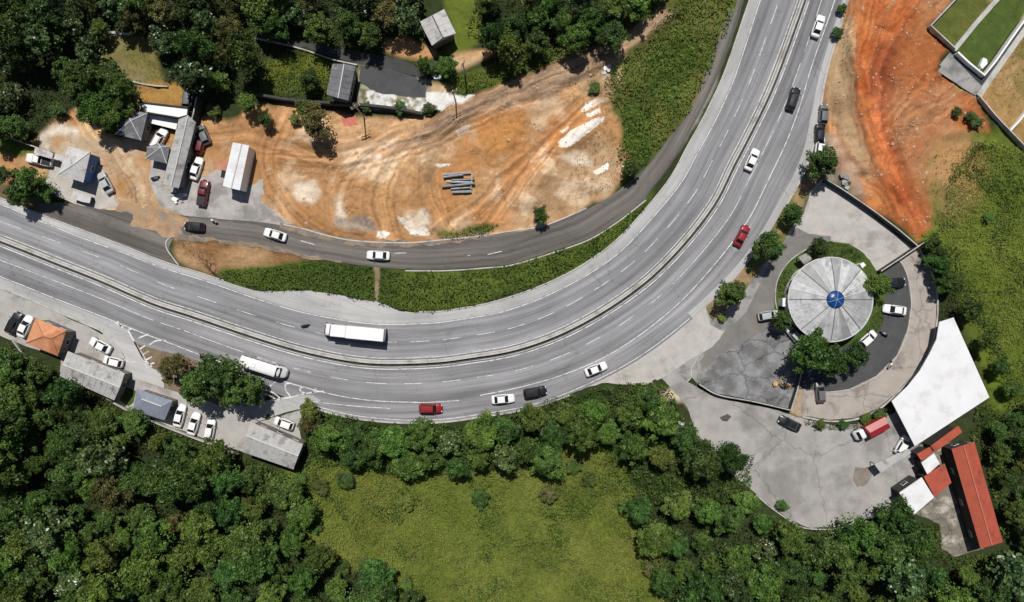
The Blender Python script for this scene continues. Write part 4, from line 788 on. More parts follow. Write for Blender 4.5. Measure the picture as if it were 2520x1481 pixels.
wall('basin_wall', 'dark sided white wall around the bottom corner of the grass basin', [(2347,134),(2375,160),(2412,190),(2440,155),(2480,97),(2530,28),(2600,-70)], 0.35, 1.4, M_white)
wall('basin_wall', 'outer white concrete wall parallel to the grass basin at the top right edge', [(2404,238),(2440,185),(2480,128),(2530,58),(2600,-40)], 1.1, 0.7, M_kerb)
struct(sheet('path', [(2300,172),(2336,130),(2347,140),(2412,205),(2430,196),(2403,240)], 0.25, M_conc2, 0.1))
struct(sheet('channel', [(2343,141),(2350,133),(2412,196),(2600,-60),(2612,-50),(2414,212)], 0.27, M_glassd if False else mat('dark_channel',(0.035,0.04,0.045),.8,.2), 0.0))
struct(sheet('lawn', [(2350,125),(2452,0),(2506,-70),(2590,-70),(2520,30),(2411,183)], 0.24, mat('lawn', (0.055,0.085,0.014), .95, .3, .5, .3, 5, bump=.05), 0.0))
struct(sheet('lawn', [(2289,68),(2350,0),(2404,-66),(2494,-70),(2446,-3),(2342,118)], 0.24, mat('worn_lawn', (0.085,0.10,0.018), .95, .3, .5, .3, 5, stain=(.36,.19,.09), stain_scale=0.09, stain_at=.60, bump=.05), 0.0))
struct(sheet('lawn', [(1905,745),(1910,700),(1922,668),(1945,640),(1985,612),(2010,600),(2044,594),(2090,600),(2125,622),(2150,655),(2160,672),(2177,700),(2178,760),(2170,800),(2150,825),(2130,840),(2044,860),(1960,830),(1930,790),(1905,770)], 0.055, mat('island_lawn', (0.05,0.08,0.014), .95, .3, .8, .3, 5, bump=.05), 0.1))
struct(sheet('lawn', [(305,950),(335,962),(328,990),(315,1000),(295,985)], 0.02, MATS['island_lawn'], 0.1))
o = tag(MB().prism(PL([(2403,165),(2411,146),(2420,150),(2421,161),(2408,174)]), 0.3, 1.1).build('water_tank', M_white, None), 'small white tank in the bottom corner of the grass basin', 'tank')

# ---------------------------------------------------------------- vehicles
def loft(st, m, name, parent, smooth=True):
    """st: stations (x, half width, z bottom, z top, shoulder) -> closed lofted shell"""
    V = []; F = []; prof = [(1.0, 0.0), (1.02, 0.45), (0.985, 0.80), (0.90, 0.955), (0.55, 1.0), (0.0, 1.02)]
    ring = [(a, b) for a, b in prof] + [(-a, b) for a, b in prof[-2::-1]] + [(-0.9, -0.0), (0.9, -0.0)]
    ring = [(a, b) for a, b in prof] + [(-a, b) for a, b in prof[-2::-1]]; n = len(ring)
    for x, w, z0, z1 in st:
        for a, b in ring: V.append((x, a * w, z0 + (z1 - z0) * b))
    for i in range(len(st) - 1):
        for j in range(n): k = (j + 1) % n; q = i * n; F.append((q + j, q + n + j, q + n + k, q + k))
    F.append(tuple(range(n))); F.append(tuple((len(st) - 1) * n + j for j in range(n))[::-1])
    F = [f[::-1] for f in F]
    return MB().add(V, F).build(name, m, parent, smooth=smooth)
def wheel(x, y, r, w, root):
    s_ = 1 if y > 0 else -1
    t = MB().tube((x, y - w / 2, r), (x, y + w / 2, r), r, n=18).build('wheel', M_tire, root)
    MB().tube((x, y + s_ * (w / 2 - 0.01), r), (x, y + s_ * (w / 2 + 0.015), r), r * 0.62, n=14).build('rim', M_rim, t)
def car(kind='sedan', L=4.5, W=1.78):
    root = thing('parked_car', 'car', 'car'); h = L / 2; w = W / 2; up = {'sedan': 0, 'hatch': 0.05, 'suv': 0.22, 'pickup': 0.22}[kind]; zb = 0.92 + up * 0.7
    B = [(-h, w * .70, .38, zb - .24), (-h + .08, w * .86, .26, zb - .08), (-h + .35, w * .95, .22, zb), (-h + 1.0, w, .20, zb + .02), (-0.4, w, .20, zb), (h - 1.5, w, .20, zb - .01), (h - 1.0, w * .985, .20, zb - .06), (h - .45, w * .93, .22, zb - .17), (h - .14, w * .80, .26, zb - .28), (h, w * .58, .36, zb - .42)]
    body = loft(B, P_white, 'body', root); body['painted'] = 1
    zt = 1.44 + up
    xb0, xb1, xf1, xf0 = {'sedan': (-h + .55, -h + 1.25, 0.30, 1.05), 'hatch': (-h + .18, -h + .62, 0.35, 1.10), 'suv': (-h + .15, -h + .5, 0.45, 1.10), 'pickup': (-h + 1.95, -h + 2.2, 0.55, 1.2)}[kind]
    wb, wt = w * .90, w * .70; z0 = zb - .04
    def fr(x0, x1, x2, x3, wb, wt, z0, z1): return [(x0, -wb, z0), (x3, -wb * .93, z0 - .05), (x3, wb * .93, z0 - .05), (x0, wb, z0), (x1, -wt, z1 - .02), (x2, -wt * .95, z1), (x2, wt * .95, z1), (x1, wt, z1 - .02)]
    c = MB().add(fr(xb0, xb1, xf1, xf0, wb, wt, z0, zt), [(4, 5, 6, 7), (0, 1, 5, 4), (1, 2, 6, 5), (2, 3, 7, 6), (3, 0, 4, 7)])
    cab = c.build('cabin', P_white, root)
    q = fr(xb0, xb1, xf1, xf0, wb, wt, z0, zt)
    def pane(name, ids, inset=(.10, .12), lift=.014):
        a, b, cc, d = [Vector(q[i]) for i in ids]; nrm = (b - a).cross(d - a).normalized()
        def bl(u, v): return (a * (1 - u) + b * u) * (1 - v) + (d * (1 - u) + cc * u) * v
        pts = [tuple(bl(u, v) + nrm * lift) for u, v in ((inset[0], inset[1]), (1 - inset[0], inset[1]), (1 - inset[0], 1 - .06), (inset[0], 1 - .06))]
        pts2 = [tuple(Vector(p) - nrm * (lift + .02)) for p in pts]
        MB().add(pts + pts2, [(0, 1, 2, 3), (7, 6, 5, 4), (0, 4, 5, 1), (1, 5, 6, 2), (2, 6, 7, 3), (3, 7, 4, 0)]).build(name, M_glassd, root)
    pane('windshield', (1, 2, 6, 5), (.04, .04)); pane('rear_window', (3, 0, 4, 7), (.05, .10)); pane('side_window', (0, 1, 5, 4), (.09, .16)); pane('side_window', (2, 3, 7, 6), (.09, .16))
    # slightly domed roof skin
    xm = (xb1 + xf1) / 2; V = []; F = []
    for i in range(7):
        for j in range(5): u = i / 6; v = j / 4 * 2 - 1; V.append((xb1 - .03 + (xf1 - xb1 + .06) * u, v * wt * .99, zt + .012 + .045 * (1 - v * v) * (4 * u * (1 - u)) ** .5))
    for i in range(6):
        for j in range(4): a = i * 5 + j; F.append((a, a + 5, a + 6, a + 1))
    MB().add(V, F).build('roof', P_white, cab, smooth=True)['painted'] = 1; cab['painted'] = 1
    for x in (-h + .78, h - .82):
        for y in (-w + .10, w - .10): wheel(x, y, .31 + up * .25, .21, root)
    for y in (-w * .62, w * .62):
        MB().box((h - .17, y, zb - .30), (.22, .34, .12), 0, .8).build('headlight', M_lampw, root)
        MB().box((-h + .07, y * 1.05, zb - .18), (.12, .30, .14)).build('taillight', M_lampr, root)
    for y in (-w - .06, w + .06): MB().box((xf0 - .25, y, zb + .05), (.14, .18, .13)).build('mirror', M_trim, root)
    if kind == 'pickup':
        MB().box(((-h + .12 + xb0 - .08) / 2 + .02, 0, zb + .02), (xb0 - .08 + h - .2, W * .80, .08)).build('cargo_bed', M_trim, root)
    if kind == 'suv':
        for y in (-wt * .8, wt * .8): MB().box((xm, y, zt + .08), (xf1 - xb1 - .2, .05, .06)).build('roof_rail', M_trim, root)
    return root
protos = {k: car(k, L, W) for k, L, W in (('sedan', 4.55, 1.78), ('hatch', 4.0, 1.72), ('suv', 4.6, 1.86), ('pickup', 5.2, 1.88))}
used = set()
def place_car(kind, px, py, ang, paint_m, label, name='parked_car', cat='car', group=None, z=0.02):
    p = protos[kind]; o = p if kind not in used else copy_tree(p); used.add(kind); o.scale = (1.05, 1.05, 1.05)
    x, y, _ = P(px, py, 0.9); o.location = (x, y, z + 0.0); o.rotation_euler = (0, 0, math.radians(ang)); o.name = name; o['label'] = label; o['category'] = cat
    if group: o['group'] = group
    gr = float(ground_z(x, y)); 
    for c in list(o.children):
        for q in [c] + list(c.children):
            if q.get('painted'): q.material_slots[0].link = 'OBJECT'; q.material_slots[0].material = paint_m
    return o
GR_ = 'cars driving on the highway'; GF = 'cars on the frontage road'; GP = 'parked cars'
CARS = [
 ('sedan',2015,63,71,P_white,'white sedan on the highway nearest the top edge',1), ('suv',1953,242,72,P_black,'black car on the upper right stretch of the highway',1),
 ('sedan',1852,392,66,P_white,'white sedan hugging the median barrier on the right stretch of the curve',1), ('sedan',1827,579,62,P_red,'red car driving past the trees at the right of the curve',1),
 ('sedan',1467,908,22,P_white,'white sedan in the outer lane leading the row of cars along the curve',1), ('suv',1317,965,10,P_black,'black car in the outer lane between two white sedans',1),
 ('sedan',1238,982,5,P_white,'white sedan in the outer lane between the red and the black car',1), ('suv',1060,1005,0,P_red,'red car at the bottom of the curve near the kerb',1),
 ('sedan',676,577,163,P_white,'white sedan on the frontage road beside the gravel yard',2), ('sedan',930,628,177,P_white,'white sedan on the frontage road below the dirt lot',2), ('hatch',477,557,176,P_black,'black hatchback on the frontage road by the dirt ramp',2),
 ('sedan',482,414,72,P_white,'white sedan parked between the long grey roof and the white shed'), ('hatch',500,331,112,P_grey,'dark grey car parked at the top right of the long grey roof'), ('hatch',492,353,75,P_maroon,'maroon car parked against the long grey roof'),
 ('pickup',499,474,80,P_maroon,'red pickup parked on the upper yard beside the white shed'), ('suv',391,342,60,P_white,'white car parked against the tiny dark hipped shed'), ('pickup',95,393,168,P_white,'large white pickup under the carport at far left'),
 ('sedan',257,449,118,P_silver,'silver and dark sedan parked right of the blue walled house'), ('suv',463,235,82,P_grey,'dark car parked at the top end of the white terrace'),
 ('suv',34,795,65,P_black,'black car parked leftmost beside the orange roofed house'), ('sedan',60,803,65,P_white,'white sedan parked against the orange roofed house'), ('sedan',245,850,152,P_white,'white sedan parked above the large light grey building'),
 ('hatch',277,890,165,P_white,'small white hatchback by the kerb tip of the exit ramp'), ('sedan',441,1023,76,P_white,'white car with a dark bonnet nearest the blue grey building'), ('sedan',476,1043,74,P_white,'white sedan in the middle of the three by the lot wall'),
 ('hatch',516,1057,80,P_white,'small white hatchback rightmost of the three by the lot wall'), ('hatch',698,1042,160,P_white,'white hatchback half under the trees above the grey warehouse'),
 ('sedan',2203,762,172,P_white,'white sedan in the dark car park right of the domed building'), ('suv',2200,697,8,P_black,'black car in the dark car park beside the tree'), ('hatch',1891,776,10,P_silver,'silver hatchback on the drive left of the domed building'),
 ('hatch',1955,823,132,P_silver,'silver hatchback under the tree below left of the domed building'), ('hatch',2137,834,42,P_white,'white hatchback at the lower right rim of the domed building'), ('sedan',1944,1042,155,P_black,'black car by the hedge below the cracked slab yard'),
 ('hatch',2222,1096,60,P_white,'white hatchback squeezed between the hall and the grey carport'), ('hatch',2028,280,85,P_grey,'blue grey car stopped at the kerb beside the red earth'), ('hatch',2018,327,88,P_black,'dark car stopped at the kerb above the tree'),
 ('hatch',2019,360,82,P_white,'white car stopped at the kerb half under the tree'), ('hatch',2020,966,95,P_grey,'dark car in the tree shade at the bottom of the car park'),
]
for t in CARS:
    grp = [GP, GR_, GF][t[6] if len(t) > 6 else 0]; place_car(t[0], t[1], t[2], t[3], t[4], t[5], 'car' if len(t) > 6 else 'parked_car', 'car', grp)

def box_part(name, c, d, m, root, r=0.06):
    x, y, z = c; dx, dy, dz = [v / 2 for v in d]; mb = MB()
    poly = [(x + a * (dx - (r if b_ else 0)), y + b * (dy - (0 if b_ else r))) for a, b, b_ in ((-1, -1, 1), (1, -1, 1), (1, -1, 0), (1, 1, 0), (1, 1, 1), (-1, 1, 1), (-1, 1, 0), (-1, -1, 0))]
    mb.prism(poly, z - dz, z + dz - r * .6); inner = [(x + (px - x) * (1 - r / dx), y + (py - y) * (1 - r / dy)) for px, py in poly]
    n = len(mb.v); V = [(a, b, z + dz - r * .6) for a, b in poly] + [(a, b, z + dz) for a, b in inner]; k = len(poly)
    mb.add(V, [(i, (i + 1) % k, (i + 1) % k + k, i + k) for i in range(k)] + [tuple(range(k, 2 * k))]); return mb.build(name, m, root)
def truck():
    x, y, _ = P(872, 817, 1.9); r = thing('truck', 'long white box truck with a split cargo box and rounded cab on the upper carriageway', 'truck', (x, y, 0.02), math.radians(174.5))
    box_part('chassis', (0, 0, .75), (12.2, 1.3, .3), M_trim, r)
    cab = loft([(4.75, 1.12, .5, 2.75), (5.0, 1.18, .45, 2.82), (5.6, 1.18, .45, 2.70), (6.0, 1.12, .45, 1.95), (6.25, .95, .5, 1.6)], P_white, 'cab', r)
    MB().add([(5.62, -1.0, 2.66), (6.02, -.98, 1.95), (6.02, .98, 1.95), (5.62, 1.0, 2.66), (5.66, -1.0, 2.69), (6.06, -.98, 1.98), (6.06, .98, 1.98), (5.66, 1.0, 2.69)], [(0, 1, 2, 3)[::-1], (4, 5, 6, 7), (0, 4, 7, 3), (1, 2, 6, 5), (0, 1, 5, 4), (3, 7, 6, 2)]).build('windshield', M_glassd, cab)
    MB().box((4.62, 0, 1.9), (.28, 2.0, 1.9)).build('cab_gap', M_trim, r)
    box_part('cargo_box', (2.95, 0, 2.25), (3.0, 2.35, 2.5), P_white, r); box_part('cargo_box', (-2.45, 0, 2.35), (7.6, 2.5, 2.75), P_white, r)
    for wx in (5.0, 2.0, -3.6, -4.7, -5.8):
        for wy in (-1.05, 1.05): wheel(wx, wy, .5, .3, r)
    for wy in (-.85, .85): MB().box((6.24, wy, .95), (.1, .3, .18)).build('headlight', M_lampw, r); MB().box((-6.26, wy, 1.15), (.05, .25, .15)).build('taillight', M_lampr, r)
    for wy in (-1.35, 1.35): MB().box((5.7, wy, 2.0), (.12, .22, .5)).build('mirror', M_trim, r)
truck()
def bus():
    x, y, _ = P(650, 903, 1.6); r = thing('bus', 'white coach with a rounded front and dark windscreen on the lower carriageway', 'bus', (x, y, 0.02), math.radians(-17.5))
    h = 4.75
    b = loft([(-h, 1.05, .45, 2.7), (-h + .15, 1.15, .35, 2.95), (-h + 1, 1.18, .32, 3.02), (0, 1.2, .32, 3.04), (h - 1.9, 1.18, .32, 3.0), (h - 1.35, 1.17, .32, 2.7), (h - .8, 1.12, .35, 1.9), (h - .3, .98, .4, 1.55), (h, .6, .5, 1.15)], P_white, 'body', r)
    MB().add([(h - 1.86, -1.0, 3.02), (h - 1.0, -.98, 2.22), (h - 1.0, .98, 2.22), (h - 1.86, 1.0, 3.02), (h - 1.82, -1.0, 3.07), (h - .96, -.98, 2.27), (h - .96, .98, 2.27), (h - 1.82, 1.0, 3.07)], [(3, 2, 1, 0), (4, 5, 6, 7), (0, 4, 7, 3), (1, 2, 6, 5), (0, 1, 5, 4), (3, 7, 6, 2)]).build('windshield', M_glassd, b)
    for sy in (-1, 1):
        for k in range(6): MB().box((-3.9 + k * 1.15, sy * 1.2, 2.2), (1.0, .05, .75)).build('side_window', M_glassd, r)
        MB().box((2.9, sy * 1.36, 2.0), (.12, .2, .4)).build('mirror', M_trim, r); MB().box((h - .12, sy * .55, .95), (.2, .28, .16)).build('headlight', M_lampw, r); MB().box((-h - .01, sy * .8, 1.2), (.05, .2, .3)).build('taillight', M_lampr, r)
    MB().box((-1.8, 0, 3.12), (1.1, 1.0, .14), 0, .85).build('roof_hatch', P_white, r)
    for wx in (-3.0, 3.0):
        for wy in (-1.05, 1.05): wheel(wx, wy, .48, .28, r)
bus()
def red_truck():
    x, y, _ = P(2142, 1056, 1.5); r = thing('tarpaulin_truck', 'red covered truck with a white cab in front of the white roofed hall', 'truck', (x, y, 0.02), math.radians(208))
    box_part('chassis', (0, 0, .7), (6.6, 1.1, .25), M_trim, r)
    cab = loft([(1.5, .92, .5, 2.0), (1.75, 1.0, .45, 2.15), (2.5, 1.0, .45, 2.1), (2.95, .98, .45, 1.5), (3.4, .8, .5, 1.25)], P_white, 'cab', r)
    MB().add([(2.5, -.85, 2.08), (2.93, -.83, 1.5), (2.93, .83, 1.5), (2.5, .85, 2.08), (2.54, -.85, 2.12), (2.97, -.83, 1.54), (2.97, .83, 1.54), (2.54, .85, 2.12)], [(3, 2, 1, 0), (4, 5, 6, 7), (0, 4, 7, 3), (1, 2, 6, 5), (0, 1, 5, 4), (3, 7, 6, 2)]).build('windshield', M_glassd, cab)
    MB().add([(-3.4, -1.25, .9), (1.1, -1.25, .9), (1.1, 1.25, .9), (-3.4, 1.25, .9), (-3.4, -1.25, 2.5), (1.1, -1.25, 2.5), (1.1, 1.25, 2.5), (-3.4, 1.25, 2.5), (-3.2, 0, 2.95), (0.9, 0, 2.95)], [(0, 3, 2, 1), (0, 1, 5, 4), (2, 3, 7, 6), (4, 5, 9, 8), (6, 7, 8, 9), (1, 2, 6, 9, 5), (3, 0, 4, 8, 7)]).build('tarpaulin_cover', P_redt, r)
    for wx in (2.2, -1.6, -2.6):
        for wy in (-.9, .9): wheel(wx, wy, .45, .28, r)
red_truck()

def motorbike(px, py, ang, label, m):
    x, y, _ = P(px, py); r = thing('motorbike', label, 'motorbike', (x, y, 0.02), math.radians(ang), 'motorbikes')
    for wx in (-.65, .65): t = MB().tube((wx, -.06, .3), (wx, .06, .3), .3, n=16).build('wheel', M_tire, r)
    loft([(-.75, .10, .62, .80), (-.4, .16, .45, .85), (.1, .17, .40, .92), (.45, .12, .5, .95), (.6, .05, .6, .9)], m, 'body', r)
    MB().box((-.3, 0, .9), (.6, .24, .08)).build('seat', M_trim, r); MB().tube((.5, -.35, 1.02), (.5, .35, 1.02), .02).build('handlebar', M_trim, r); MB().tube((.65, 0, .3), (.5, 0, 1.0), .035).build('fork', M_steel, r)
    return r
motorbike(752, 800, 12, 'dark motorbike on the upper carriageway ahead of the white box truck', P_black); motorbike(528, 544, 150, 'motorbike on the frontage road beside the black hatchback', P_white)
motorbike(384, 438, 20, 'dark motorbike on the gravel left of the long grey roof', P_grey); motorbike(2173, 821, 150, 'pale motorbike at the edge of the dark car park', P_silver); motorbike(2187, 897, 60, 'motorbike near the inner kerb of the ring road', P_white)

# ---------------------------------------------------------------- small site objects
def stack_of_beams():
    x, y, _ = P(1128, 450); r = thing('beam_stack', 'stack of grey steel beams and panels lying in the middle of the dirt lot', 'beams', (x, y, 0))
    rg = random.Random(3)
    for k in range(7):
        yy = 1.9 - k * .62 + rg.uniform(-.12, .12); L = rg.uniform(3.9, 7.2); xx = rg.uniform(-1.0, 1.0); a = math.radians(rg.uniform(-5, 10)); z = .25 + (.35 if k % 3 == 1 else 0)
        m = [M_steel, mat('dull_beam', (0.12, 0.125, 0.13), .6, .3), mat('dark_beam', (0.06, 0.065, 0.07), .6, .2)][k % 3]
        MB().box((xx, yy, z + .1), (L, .42, .4), a).build('beam', m, r)
        MB().box((xx, yy + .02, z + .36), (L * .96, .14, .12), a).build('flange', M_rfpale if k % 2 else M_steel, r.children[-1] if r.children else r)
    MB().tube((2.6, -1.4, .5), (2.9, 1.9, .5), .12).build('pipe', M_rfpale, r)
stack_of_beams()
def debris(px, py, label, mats, n=7, spread=1.4, seed=1, name='rubble_pile', cat='rubble'):
    rg = random.Random(seed); x, y, _ = P(px, py); r = thing(name, label, cat, (x, y, 0))
    for k in range(n):
        a = rg.uniform(0, 6.28); q = rg.uniform(0, spread); s_ = rg.uniform(.35, .9); pts = [(q * math.cos(a) + s_ * rg.uniform(.5, 1) * math.cos(t * 6.283 / 6), q * math.sin(a) + s_ * rg.uniform(.4, .9) * math.sin(t * 6.283 / 6)) for t in range(6)]
        MB().prism(pts, 0, rg.uniform(.2, .7)).build('slab', mats[k % len(mats)], r)
    return r
debris(1925, 942, 'pile of tan planks and a broken box on the cracked slab yard', [mat('tan_planks', (0.45,0.27,0.12), .9, .3, 1.5), M_wallc], 9, 1.5, 2)
debris(443, 480, 'heap of white slabs at the lower end of the long grey roof', [M_white, M_rfpale, M_rfgrey], 9, 1.7, 5)
debris(2078, 447, 'grey rubble beside the wall above the top yard', [M_rfgrey, M_steel, M_dark], 8, 1.6, 6)
debris(1500, 165, 'crumpled pale plastic sheets on the slope above the dirt lot', [M_white, M_rfpale], 9, 1.8, 7, 'plastic_sheets', 'plastic sheets')
debris(1532, 418, 'crumpled white sheet against the dark bush beside the frontage road', [M_white], 3, .6, 8, 'plastic_sheet', 'plastic sheet')
debris(1672, 1048, 'white rubble on the wooded bank left of the lower yard', [M_white, M_rfpale], 7, 1.0, 9)
debris(550, 1140, 'pale blue white rubble in the woods below the white parked cars', [M_white, M_rfblue], 10, 1.8, 10)
debris(1075, 190, 'white car-sized boulder by the path below the lawn house', [M_white, M_kerb], 3, .5, 11)
debris(1700, 200, 'x', [M_kerb], 1, .2, 12); bpy.data.objects.remove([o for o in COL.objects if o.get('label') == 'x'][0].children[0]); bpy.data.objects.remove([o for o in COL.objects if o.get('label') == 'x'][0])

def pole(px, py, h, label, ang=0.5):
    x, y, _ = P(px, py); r = thing('utility_pole', label, 'pole', (x, y, 0), ang, 'utility poles')
    MB().tube((0, 0, 0), (0, 0, h), .16, .11).build('shaft', M_kerb, r)
    for z in (h - .4, h - 1.3):
        a = MB().box((0, 0, z), (2.0, .12, .12)).build('crossarm', M_wood, r)
        for k in (-.85, 0, .85): MB().tube((k, 0, z + .06), (k, 0, z + .28), .06).build('insulator', M_white, a)
    return r
pole(896, 288, 8.5, 'concrete utility pole standing where the black retaining wall meets the dirt'); pole(1122, 252, 8, 'concrete utility pole beside the bleached white slab'); pole(1145, 185, 7.5, 'concrete utility pole on the tan path below the lawn house', 1.1)
# ---------------------------------------------------------------- vegetation
def leaf_quads(Pn, Nn, size, aspect=0.6, rg=RNG):
    """pointed leaf clumps: one rhombus per point, facing Nn"""
    n = len(Pn); r = rg.normal(size=(n, 3)); u = np.cross(Nn, r); u /= np.maximum(np.linalg.norm(u, axis=1, keepdims=True), 1e-6); w = np.cross(Nn, u)
    s = (size * rg.uniform(0.6, 1.35, n))[:, None]; V = np.empty((n, 4, 3)); V[:, 0] = Pn - u * s; V[:, 1] = Pn + w * s * aspect; V[:, 2] = Pn + u * s; V[:, 3] = Pn - w * s * aspect
    return V.reshape(-1, 3), np.arange(4 * n).reshape(-1, 4)
def crown(name, seed, R, H, z0, m, nb=8, per=62, size=0.17, aspect=0.6, nc=6):
    """boughs, each a loose group of leaf clumps, with gaps between them"""
    rg = np.random.default_rng(seed); V = []; N = []; lob = rg.uniform(.68, 1.1, 6)
    for b in range(nb):
        a = rg.uniform(0, 6.283) if b else 0; q = (np.sqrt((b + .3) / nb) * rg.uniform(.85, 1.05)) if b else 0.05; a = b * 2.4 + rg.uniform(-.4, .4); lb = np.interp((a % 6.283) / 6.283 * 6, range(7), np.r_[lob, lob[0]])
        rr = R * q * .74 * lb; bc = np.array([rr * np.cos(a), rr * np.sin(a), z0 + H * (.82 * np.sqrt(max(0.05, 1 - (q * .9) ** 2)) + rg.uniform(-.16, .14))]); rb = R * rg.uniform(.26, .42)
        for k in range(nc):
            d = rg.normal(size=3); d[2] = abs(d[2]) * .6; d /= np.linalg.norm(d); c = bc + d * rb * rg.uniform(.35, .95) * np.array([1, 1, .75]); r_ = rb * rg.uniform(.26, .52)
            n = int(per * (r_ / (R * .13)) ** 1.6); e = rg.normal(size=(n, 3)); e[:, 2] = np.abs(e[:, 2]) * 1.1 - .35; e /= np.linalg.norm(e, axis=1, keepdims=True)
            V.append(c + e * r_ * rg.uniform(.5, 1.25, (n, 1)) * np.array([1.15, 1.15, .7])); w = e + rg.normal(size=(n, 3)) * .6 + np.array([0, 0, .18]); N.append(w / np.linalg.norm(w, axis=1, keepdims=True))
    n = int(nb * nc * per * .10); a = rg.uniform(0, 6.283, n); q = np.sqrt(rg.uniform(0, .75, n)); V.append(np.c_[R * .85 * q * np.cos(a), R * .85 * q * np.sin(a), z0 + H * rg.uniform(0, .5, n)]); N.append(np.tile([0, 0, 1.], (n, 1)) + rg.normal(size=(n, 3)) * .4)
    Pn = np.concatenate(V); Nn = np.concatenate(N); Nn /= np.linalg.norm(Nn, axis=1, keepdims=True)
    v, f = leaf_quads(Pn, Nn, size, aspect, rg); return np_mesh(name, v, f, m)
def trunk_mesh(seed, R, z0, H):
    rg = random.Random(seed); mb = MB(); h = z0 + H * .35; mb.tube((0, 0, -.3), (.1, .05, h * .6), R * .085, R * .06); mb.tube((.1, .05, h * .6), (.05, .1, h), R * .06, R * .04)
    for k in range(5):
        a = k * 1.26 + rg.uniform(-.3, .3); q = R * rg.uniform(.45, .7); mb.tube((.08, .06, h * rg.uniform(.5, .9)), (q * math.cos(a), q * math.sin(a), z0 + H * rg.uniform(.35, .6)), R * .035, R * .012, 6)
    me = bpy.data.meshes.new('trunk'); me.from_pydata(mb.v, [], mb.f); me.materials.append(M_bark); me.update(); return me
KINDS = {}   # unit trees with a crown radius of 3 m
for kn, m, looks, nb, per, size in (('dark', L_dark, 'dark green', 11, 74, .155), ('mid', L_mid, 'mid green', 10, 74, .16), ('yel', L_yel, 'yellowish green', 10, 70, .16), ('olive', L_olive, 'brownish olive', 9, 62, .15), ('gloss', L_gloss, 'glossy large-leaved', 10, 34, .23)):
    KINDS[kn] = [(crown('crown', sum(map(ord, kn)) + 31 * i, 3.0, 3.8, 2.4, m, nb, per, size), trunk_mesh(i, 3.0, 2.6, 3.6), looks) for i in range(4)]
trees_made = 0
def tree(px, py, R, kind='mid', label='', group=None, hs=1.0, name='tree', cat='tree', z0=0.0):
    """px, py: where the crown is seen; R in metres"""
    global trees_made
    rg = random.Random(int(px * 7 + py * 131)); cm, tm, looks = rg.choice(KINDS[kind]); k = R / 3.0; h = 4.6 * k * hs
    x, y, _ = P(px, py, h); r = thing(name, label, cat, (x, y, 0), rg.uniform(0, 6.28), group); r.scale = (k, k * rg.uniform(.88, 1.1), k * hs)
    c = link('crown', cm, r); t = link('trunk', tm, r); trees_made += 1; return r
def bush(px, py, R, kind, label, group=None): return tree(px, py, R, kind, label, group, 0.55, 'bush', 'bush')
ORD = ['first','second','third','fourth','fifth','sixth','seventh','eighth','ninth','tenth','eleventh','twelfth','thirteenth','fourteenth','fifteenth','sixteenth','seventeenth','eighteenth','nineteenth','twentieth'] + ['twenty-' + o for o in ('first','second','third','fourth','fifth','sixth','seventh','eighth','ninth')]
def woods(poly, where, group, spacing, rmin, rmax, kinds, weights, band=75, seed=1, avoid=(), hs=1.0, jit=1.0):
    rg = np.random.default_rng(seed); W = np.array(poly, float); x0, y0 = W.min(0); x1, y1 = W.max(0); x0 = max(x0, -25); y0 = max(y0, -25); x1 = min(x1, 2545); y1 = min(y1, 1505); pts = []
    for _ in range(9000):
        p = rg.uniform([x0, y0], [x1, y1])
        if not inside(np.array([p[0]]), np.array([p[1]]), poly)[0]: continue
        if any(math.hypot(p[0] - a, p[1] - b) < r for a, b, r in avoid): continue
        if all(math.hypot(p[0] - q[0], p[1] - q[1]) > spacing for q in pts): pts.append((p[0], p[1]))
    ymax = max(p[1] for p in pts); rows = {}
    for p in pts: rows.setdefault(int((ymax - p[1]) // band), []).append(p)
    for ri, r in enumerate(sorted(rows)):
        for ci, p in enumerate(sorted(rows[r])):
            kd = rg.choice(kinds, p=weights); R = rg.uniform(rmin, rmax)
            tree(p[0], p[1], R, kd, f'{KINDS[kd][0][2]} tree in the {where}, {ORD[ri]} row up, {ORD[ci]} from left', group, hs * rg.uniform(.8, 1.3))
W_BL = [(-30,850),(40,880),(75,905),(150,950),(270,1010),(330,1040),(470,1105),(590,1150),(700,1195),(745,1215),(765,1250),(760,1330),(800,1400),(930,1405),(1020,1460),(1020,1510),(-30,1510)]
woods(W_BL, 'bottom left woods', 'trees of the bottom left woods', 58, 2.3, 5.2, ['dark','mid','yel','olive','gloss'], [.36,.40,.10,.05,.09], seed=2)
W_BC = [(755,1060),(900,1068),(1080,1068),(1240,1040),(1400,1010),(1540,975),(1625,990),(1690,1050),(1740,1110),(1840,1130),(1700,1150),(1500,1095),(1410,1070),(1370,1120),(1300,1160),(1180,1150),(1060,1165),(900,1140),(800,1105)]
woods(W_BC, 'bank under the curve', 'trees of the bank under the curve', 54, 2.6, 4.4, ['dark','mid','yel','gloss'], [.35,.45,.12,.08], seed=5, hs=.9)
W_BR = [(1560,1235),(1700,1200),(1850,1240),(1900,1270),(1960,1320),(2060,1335),(2130,1310),(2200,1275),(2260,1310),(2330,1390),(2420,1410),(2490,1380),(2545,1390),(2545,1510),(1650,1510),(1610,1400),(1590,1330)]
woods(W_BR, 'bottom right woods', 'trees of the bottom right woods', 58, 2.3, 5.2, ['dark','mid','yel','gloss'], [.38,.42,.14,.06], seed=8)
W_R = [(2300,625),(2345,660),(2375,730),(2430,800),(2475,890),(2510,970),(2545,1010),(2545,1370),(2515,1340),(2475,1160),(2450,1080),(2480,1010),(2455,920),(2412,800),(2370,745),(2335,735),(2322,690)]
woods(W_R, 'right edge belt', 'trees of the right belt', 46, 2.0, 3.1, ['dark','mid','yel'], [.3,.5,.2], seed=11)
